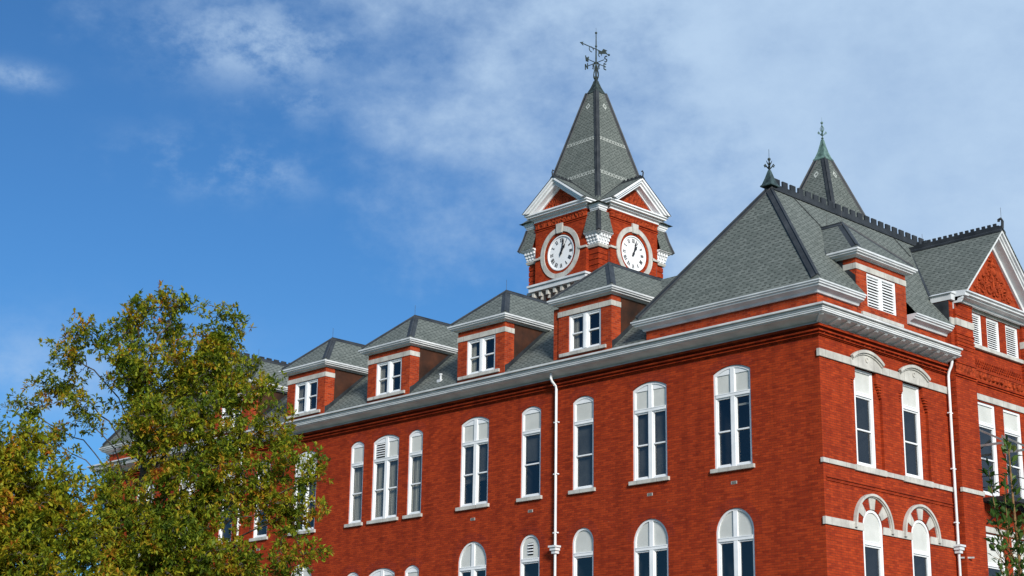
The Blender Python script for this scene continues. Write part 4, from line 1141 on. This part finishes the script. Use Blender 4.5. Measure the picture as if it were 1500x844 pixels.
# ------------------------------------------------------------------ trees
def leaf(V, F, p, d, up, L, W, fold=.35, lobed=False):
    d = d.normalized(); s = d.cross(up)
    if s.length < 1e-4: s = d.cross(Vector((1, 0, 0)))
    s.normalize(); n = s.cross(d)
    i = len(V)
    if lobed:
        pts = [p, p + d * L * .28 + s * W * .55 + n * W * fold * .4, p + d * L * .42 + s * W * .28 + n * W * fold * .2, p + d * L * .66 + s * W * .75 + n * W * fold * .3, p + d * L,
               p + d * L * .66 - s * W * .75 + n * W * fold * .3, p + d * L * .42 - s * W * .28 + n * W * fold * .2, p + d * L * .28 - s * W * .55 + n * W * fold * .4]
        V.extend(pts); F.append((i, i + 1, i + 2, i + 6, i + 7)); F.append((i + 2, i + 3, i + 4, i + 5, i + 6))
    else:
        V.extend([p, p + d * L * .5 + s * W * .5 + n * W * fold, p + d * L, p + d * L * .5 - s * W * .5 + n * W * fold])
        F.append((i, i + 1, i + 2)); F.append((i, i + 2, i + 3))
def rv(): 
    while 1:
        v = Vector((random.uniform(-1, 1), random.uniform(-1, 1), random.uniform(-1, 1)))
        if .05 < v.length < 1: return v
def broadleaf_tree(base, lobes, crown_base, nper, leafL, leafW, mat, label, group, trunk_r, seed):
    random.seed(seed)
    base = Vector(base)
    root = tag(empty('broadleaf_tree', base), label, 'tree', group)
    # skeleton: trunk, then a limb to every lobe, then the nearest-node growth to every spray
    nodes = []; par = []
    def add(p, k): nodes.append(Vector(p)); par.append(k); return len(nodes) - 1
    k = add(base, -1); tz = crown_base
    steps = 7
    for i in range(1, steps + 1):
        q = i / steps; k = add(base + Vector((math.sin(q * 3) * .12, math.cos(q * 2.2) * .1 - .1, (tz - base.z) * q)), k)
    trunk_top = k
    sprays = []
    cen = sum((Vector(l[0]) for l in lobes), Vector()) / len(lobes)
    for (c, r, dens) in lobes:
        c = Vector(c); start = min(range(steps - 3, len(nodes)), key=lambda i: (nodes[i] - c).length + max(0, nodes[i].z - c.z + 1.9) * 2.2)
        p0 = nodes[start]; kk = start; n = max(3, int((c - p0).length / .35))
        for i in range(1, n + 1):
            q = i / n; w = p0.lerp(c, q) + Vector((0, 0, .22 * math.sin(q * PI))) + rv() * .10
            kk = add(w, kk)
        for i in range(max(1, n // 4)):               # leafy twigs along the outer limb
            q = random.uniform(.45, 1); sprays.append(p0.lerp(c, q) + rv() * .28)
        m = int(nper * dens * r[0] * r[1] * r[2])
        for _ in range(m):
            v = rv()
            if v.length < .45 and random.random() < .7: v = v.normalized() * random.uniform(.5, 1)
            # uneven rim: let single sprays reach out beyond the lobe
            f = 1.0 + (random.random() ** 4) * .38
            sprays.append(c + Vector((v.x * r[0], v.y * r[1], v.z * r[2])) * f)
    sprays.sort(key=lambda s: min((s - n).length for n in nodes[::3]))
    ends = []
    for s in sprays:
        b = min(range(steps - 1, len(nodes)), key=lambda i: (nodes[i] - s).length_squared + (.35 if nodes[i].z > s.z + .15 else 0))
        d = (s - nodes[b]).length; kk = b
        if d > .75: continue; n = max(1, int(d / .30))
        a = nodes[b].copy()
        for i in range(1, n + 1):
            kk = add(a.lerp(s, i / n) + (rv() * .05 if i < n else Vector()), kk)
        ends.append((kk, b))
    cnt = [0] * len(nodes)
    for i in range(len(nodes) - 1, -1, -1):
        cnt[i] += 1
        if par[i] >= 0: cnt[par[i]] += cnt[i]
    mx = cnt[0]
    rad = [max(.0075, trunk_r * (c / mx) ** .46) for c in cnt]
    w = MB()
    for i in range(1, len(nodes)):
        j = par[i]; r0, r1 = (rad[j] if cnt[j] < 2.2 * cnt[i] else rad[i] * 1.15), rad[i]
        w.tube([nodes[j], nodes[i]], [r0, r1], 8 if r1 > .06 else (5 if r1 > .02 else 3), False)
    w.v = [tuple(Vector(v) - base) for v in w.v]
    w.smooth = True; w.sm = [True] * len(w.f)
    w.build('trunk', BARK, root, recalc=False)
    V = []; F = []
    UP = Vector((0, 0, 1))
    for e, b in ends:
        s = nodes[e]; ax = (s - nodes[b]); ax = ax.normalized() if ax.length > .02 else rv().normalized()
        ax = (ax + Vector((0, 0, .25)) + rv() * .3).normalized()
        for _r in range(random.randint(7, 11)):
            c = s + ax * random.uniform(-.22, .12) + rv() * .24; ra = (ax * .6 + (c - s) * 3 + rv() * .5 + Vector((0, 0, .2))).normalized()
            for _ in range(random.randint(8, 11)):
                d = (ra * .45 + rv().normalized() + Vector((0, 0, -.12))).normalized(); sc = random.uniform(.7, 1.25)
                leaf(V, F, c + rv() * .03 - base, d, (UP + rv() * .6).normalized(), leafL * sc, leafW * sc, .3, random.random() < .35)
    me = bpy.data.meshes.new('crown'); me.from_pydata([tuple(v) for v in V], [], F); me.materials.append(mat); me.update()
    o = bpy.data.objects.new('crown', me); COL.objects.link(o); o.parent = root
    return root
LEAFA = mat_leaf('autumn_oak_leaves', [(.0, (.034, .070, .012)), (.34, (.080, .128, .014)), (.54, (.20, .245, .016)), (.70, (.33, .29, .018)), (.83, (.38, .19, .018)), (.94, (.36, .095, .018))], .36)
LEAFB = mat_leaf('yellowing_oak_leaves', [(.0, (.042, .082, .012)), (.32, (.095, .14, .014)), (.50, (.23, .26, .016)), (.68, (.36, .31, .018)), (.82, (.40, .19, .018)), (.94, (.36, .095, .018))], .36)
LEAFC = mat_leaf('glossy_green_leaves', [(.0, (.018, .045, .010)), (.4, (.04, .085, .018)), (.75, (.085, .14, .03)), (.95, (.17, .19, .05))], .25, .32)
CAM = Vector((28.1568, -39.8855, 1.6))
def along(dx, dy, elev, dist):                        # a point given by compass bearing, slope and distance from the street corner
    h = Vector((dx, dy, 0)).normalized(); return CAM + h * dist + Vector((0, 0, elev * dist))
# lobes: ((x, y, z), (rx, ry, rz), density)
LA = [((-1.8, -21.78, 10.75), .54), ((-1.82, -20.86, 11.02), .6), ((-.42, -20.56, 10.45), .56), ((-2.13, -22.34, 10.26), .56), ((-2.65, -22.65, 10.0), .56), ((-3.12, -22.88, 9.45), .55), ((-3.69, -23.09, 8.92), .41),
      ((-1.19, -21.74, 9.63), .84), ((-.59, -20.8, 9.56), .84), ((.3, -20.39, 9.28), .62), ((-2.05, -22.65, 8.65), .55), ((-2.9, -22.95, 8.2), .42), ((-.47, -21.92, 8.23), .82), ((.36, -21.02, 8.18), .82), ((.77, -20.08, 8.41), .48),
      ((-.68, -22.43, 6.95), .55), ((.36, -21.73, 6.93), .94), ((.86, -20.64, 7.22), .68), ((1.55, -20.02, 7.56), .56), ((2.04, -19.71, 7.27), .37), ((1.86, -19.95, 6.72), .43), ((1.35, -20.3, 6.47), .51),
      ((-.45, -22.65, 5.97), .95), ((.65, -21.66, 5.72), 1.0), ((1.31, -20.69, 5.5), .6), ((1.85, -19.97, 5.8), .45), ((-.14, -22.14, 4.83), 1.08), ((.65, -20.95, 4.62), .95),
      ((-1.2, -20.2, 5.2), .8)]
LB = [((.64, -25.6, 7.14), .63), ((.88, -25.16, 6.8), .69), ((.86, -24.56, 6.39), .57), ((1.07, -25.66, 6.11), .81), ((1.39, -25.06, 5.67), .74), ((1.34, -24.34, 5.51), .48), ((1.34, -25.56, 5.03), .86), ((1.45, -24.54, 4.77), .69),
      ((.33, -26.23, 6.6), .88), ((.38, -26.12, 5.41), 1.0), ((-.6, -25.2, 6.2), 1.0), ((.2, -25.3, 4.2), 1.0)]
broadleaf_tree((-.9, -21.4, 0), [(c, (r * .86, r * .95, r * .8), .8 if c[1] < -22.2 and c[2] > 7.5 else 1.25) for c, r in LA], 4.2, 135, .108, .038, LEAFA, 'tall tree with green and rusty autumn leaves before the far end of the hall', None, .13, 11)
broadleaf_tree((.3, -25.5, 0), [(c, (r * .95, r, r * .88), 1) for c, r in LB], 3.6, 125, .108, .039, LEAFB, 'low yellowing tree at the left edge, nearer than the tall autumn tree', None, .14, 5)
def sapling():
    random.seed(21); base = Vector((18.02, -21.5, 0))
    root = tag(empty('young_tree', base), 'slender young tree with upright glossy green shoots before the fire escape', 'tree')
    w = MB(); V = []; F = []; UP = Vector((0, 0, 1))
    stems = [([(18.02, -21.5, 0), (18.0, -21.5, 2.5), (17.96, -21.53, 4.0), (17.93, -21.54, 4.9), (17.92, -21.55, 5.66)], .034),
             ([(17.98, -21.5, 3.2), (17.82, -21.58, 4.1), (17.75, -21.64, 4.7), (17.71, -21.67, 5.30)], .014),
             ([(18.0, -21.5, 3.4), (18.06, -21.42, 4.2), (18.05, -21.46, 4.85)], .012),
             ([(17.97, -21.5, 3.9), (17.88, -21.62, 4.4), (17.86, -21.60, 5.1)], .011),
             ([(18.0, -21.5, 2.9), (17.9, -21.75, 3.6), (17.86, -21.8, 4.3)], .013), ([(18.0, -21.5, 3.0), (18.12, -21.4, 3.7), (18.14, -21.38, 4.3)], .013)]
    for pts, r in stems:
        P = [Vector(p) - base for p in pts]
        w.tube(P, [r * (1 - .75 * i / (len(P) - 1)) for i in range(len(P))], 7, False)
        for a, b in zip(P, P[1:]):
            n = int((b - a).length / .016)
            for i in range(n):
                q = a.lerp(b, random.random())
                if q.z < 3.0: continue
                side = rv(); side.z = abs(side.z) * .5 + .25; side.normalize()
                tw = random.uniform(.01, .16) if q.z < 4.6 else random.uniform(.0, .07)
                e = q + side * tw
                if tw > .07: w.tube([q, e], .004, 3, False)
                sc = random.uniform(.7, 1.2)
                leaf(V, F, e, (side + rv() * .7 + UP * .3), (UP + rv() * .8).normalized(), .115 * sc, .058 * sc, .22)
    w.sm = [True] * len(w.f); w.build('trunk', TWIG, root, recalc=False)
    me = bpy.data.meshes.new('crown'); me.from_pydata([tuple(v) for v in V], [], F); me.materials.append(LEAFC); me.update()
    o = bpy.data.objects.new('crown', me); COL.objects.link(o); o.parent = root
sapling()

# ------------------------------------------------------------------ ground
GRASS = mat_plain('lawn_grass', (.045, .075, .022), .9, .3, scale=.6, c2=(.085, .12, .04), bmp=.5)
BOUNCE_PAVE = mat_plain('pale_bounce_concrete', (.36, .355, .345), .85, .15, scale=1.2, c2=(.45, .445, .43), bmp=.2)
g = MB(); g.face([(-1500, -1500, 0), (1500, -1500, 0), (1500, 1500, 0), (-1500, 1500, 0)]); tag(g.build('ground', GRASS), kind='structure')
g = MB()
g.box(-50, 12, -9, -1.2, -.1, .06); g.box(2, 12, -1.2, 30, -.1, .06)  # unseen concrete strips, added to bounce light up to the soffits
tag(g.build('bounce_pavement', BOUNCE_PAVE), kind='structure')

# ------------------------------------------------------------------ light, sky, camera
SUN_AZ = Vector((.885, -.465, 0)).normalized(); SUN_EL = math.radians(23)
sd = SUN_AZ * math.cos(SUN_EL) + Vector((0, 0, math.sin(SUN_EL)))
L = bpy.data.lights.new('sun', 'SUN'); L.energy = 4.0; L.angle = math.radians(12); L.color = (1, .95, .87)
lo = bpy.data.objects.new('sun', L); COL.objects.link(lo); lo.rotation_euler = sd.to_track_quat('Z', 'Y').to_euler()
SKYTINT = (.33, .63, .88)
CLOUD = (3.7, 5.0, 6.7)
BLOBS = [(-2.28, 1.53, .15, .42, .72, .6), (-1.83, 1.27, .15, .36, .66, .85), (-2.19, 1.09, .05, .35, .6, .6), (-2.0, 1.16, .06, .42, .7, .4), (-1.68, 1.34, .10, .4, .7, .55), (-4.0, 2.05, .55, .25, .75, .6), (-1.92, 1.42, .14, .45, .75, .5), (-2.1, 1.75, .16, .5, .8, .4)]
W = bpy.data.worlds.new('World'); scn.world = W; W.use_nodes = True
nt = W.node_tree; bg = nt.nodes['Background']
sky = nt.nodes.new('ShaderNodeTexSky'); sky.sky_type = 'NISHITA'; sky.sun_disc = False
sky.sun_elevation = SUN_EL; sky.sun_rotation = math.atan2(SUN_AZ.x, SUN_AZ.y)
sky.air_density = 1.0; sky.dust_density = .3; sky.ozone_density = 3.0; sky.altitude = 200
tc = nt.nodes.new('ShaderNodeTexCoord')
sp = nt.nodes.new('ShaderNodeSeparateXYZ'); nt.links.new(tc.outputs['Generated'], sp.inputs[0])
zc = math_(nt, 'MAXIMUM', sp.outputs[2], .03)
px = math_(nt, 'DIVIDE', sp.outputs[0], zc); py = math_(nt, 'DIVIDE', sp.outputs[1], zc)
cb = nt.nodes.new('ShaderNodeCombineXYZ'); nt.links.new(px, cb.inputs[0]); nt.links.new(py, cb.inputs[1])
P2 = cb.outputs[0]
n_big = noise(nt, P2, 1.3, 6, .6); G3 = tc.outputs['Generated']; n_fine = noise(nt, G3, 17, 9, .64, (1, 1, 1.5)); n_mid = noise(nt, G3, 6.5, 7, .6, (1, 1, 1.35))
def smooth(x, a, b):
    n = nt.nodes.new('ShaderNodeMapRange'); n.interpolation_type = 'SMOOTHSTEP'
    nt.links.new(x, n.inputs[0]); n.inputs[1].default_value = a; n.inputs[2].default_value = b; return n.outputs[0]
# a thin sheet of cirrus over the south-east half of the sky
s = math_(nt, 'ADD', math_(nt, 'ADD', math_(nt, 'MULTIPLY', px, .852), math_(nt, 'MULTIPLY', py, .524)), .80)
s = math_(nt, 'ADD', s, math_(nt, 'MULTIPLY', math_(nt, 'SUBTRACT', n_mid, .5), 1.25))
s = math_(nt, 'ADD', s, math_(nt, 'MULTIPLY', math_(nt, 'SUBTRACT', n_fine, .5), .5))
sheet = math_(nt, 'MULTIPLY', smooth(s, -.22, .52), .95)
sheet = math_(nt, 'MULTIPLY', sheet, math_(nt, 'ADD', .42, math_(nt, 'ADD', math_(nt, 'MULTIPLY', n_mid, .55), math_(nt, 'MULTIPLY', n_fine, .55))))
def blob(cx, cy, r, thr0, thr1, amt):
    d = math_(nt, 'ADD', math_(nt, 'POWER', math_(nt, 'SUBTRACT', px, cx), 2), math_(nt, 'POWER', math_(nt, 'SUBTRACT', py, cy), 2))
    g = math_(nt, 'POWER', 2.718, math_(nt, 'MULTIPLY', d, -1 / (r * r)))
    return math_(nt, 'MULTIPLY', math_(nt, 'MULTIPLY', g, smooth(n_fine, thr0, thr1)), amt)
mask = sheet
for b in BLOBS: mask = math_(nt, 'MAXIMUM', mask, blob(*b))
skyc = mixc(nt, 1.0, sky.outputs[0], SKYTINT, 'MULTIPLY')
cl = mixc(nt, mask, skyc, CLOUD)
nt.links.new(cl, bg.inputs[0]); bg.inputs[1].default_value = .10

cam = bpy.data.cameras.new('camera'); co = bpy.data.objects.new('camera', cam); COL.objects.link(co)
cam.sensor_width = 36; cam.lens = 2470.3 / 1500 * 36; cam.clip_end = 5000
yaw, pitch, roll = 0.800874318505585, 0.2850509371245061, 0.015433816413174182
fw = Vector((-math.sin(yaw) * math.cos(pitch), math.cos(yaw) * math.cos(pitch), math.sin(pitch)))
r = Vector((math.cos(yaw), math.sin(yaw), 0)); u = r.cross(fw)
r2 = r * math.cos(roll) + u * math.sin(roll); u2 = -r * math.sin(roll) + u * math.cos(roll)
M3 = Matrix((r2, u2, -fw)).transposed()
co.matrix_world = Matrix.Translation(CAM) @ M3.to_4x4()
scn.camera = co
vs = scn.view_settings; vs.view_transform = 'Standard'; vs.look = 'None'; vs.exposure = .35; vs.gamma = 1; vs.use_curve_mapping = False
scn.cycles.max_bounces = 6; scn.cycles.use_denoising = True
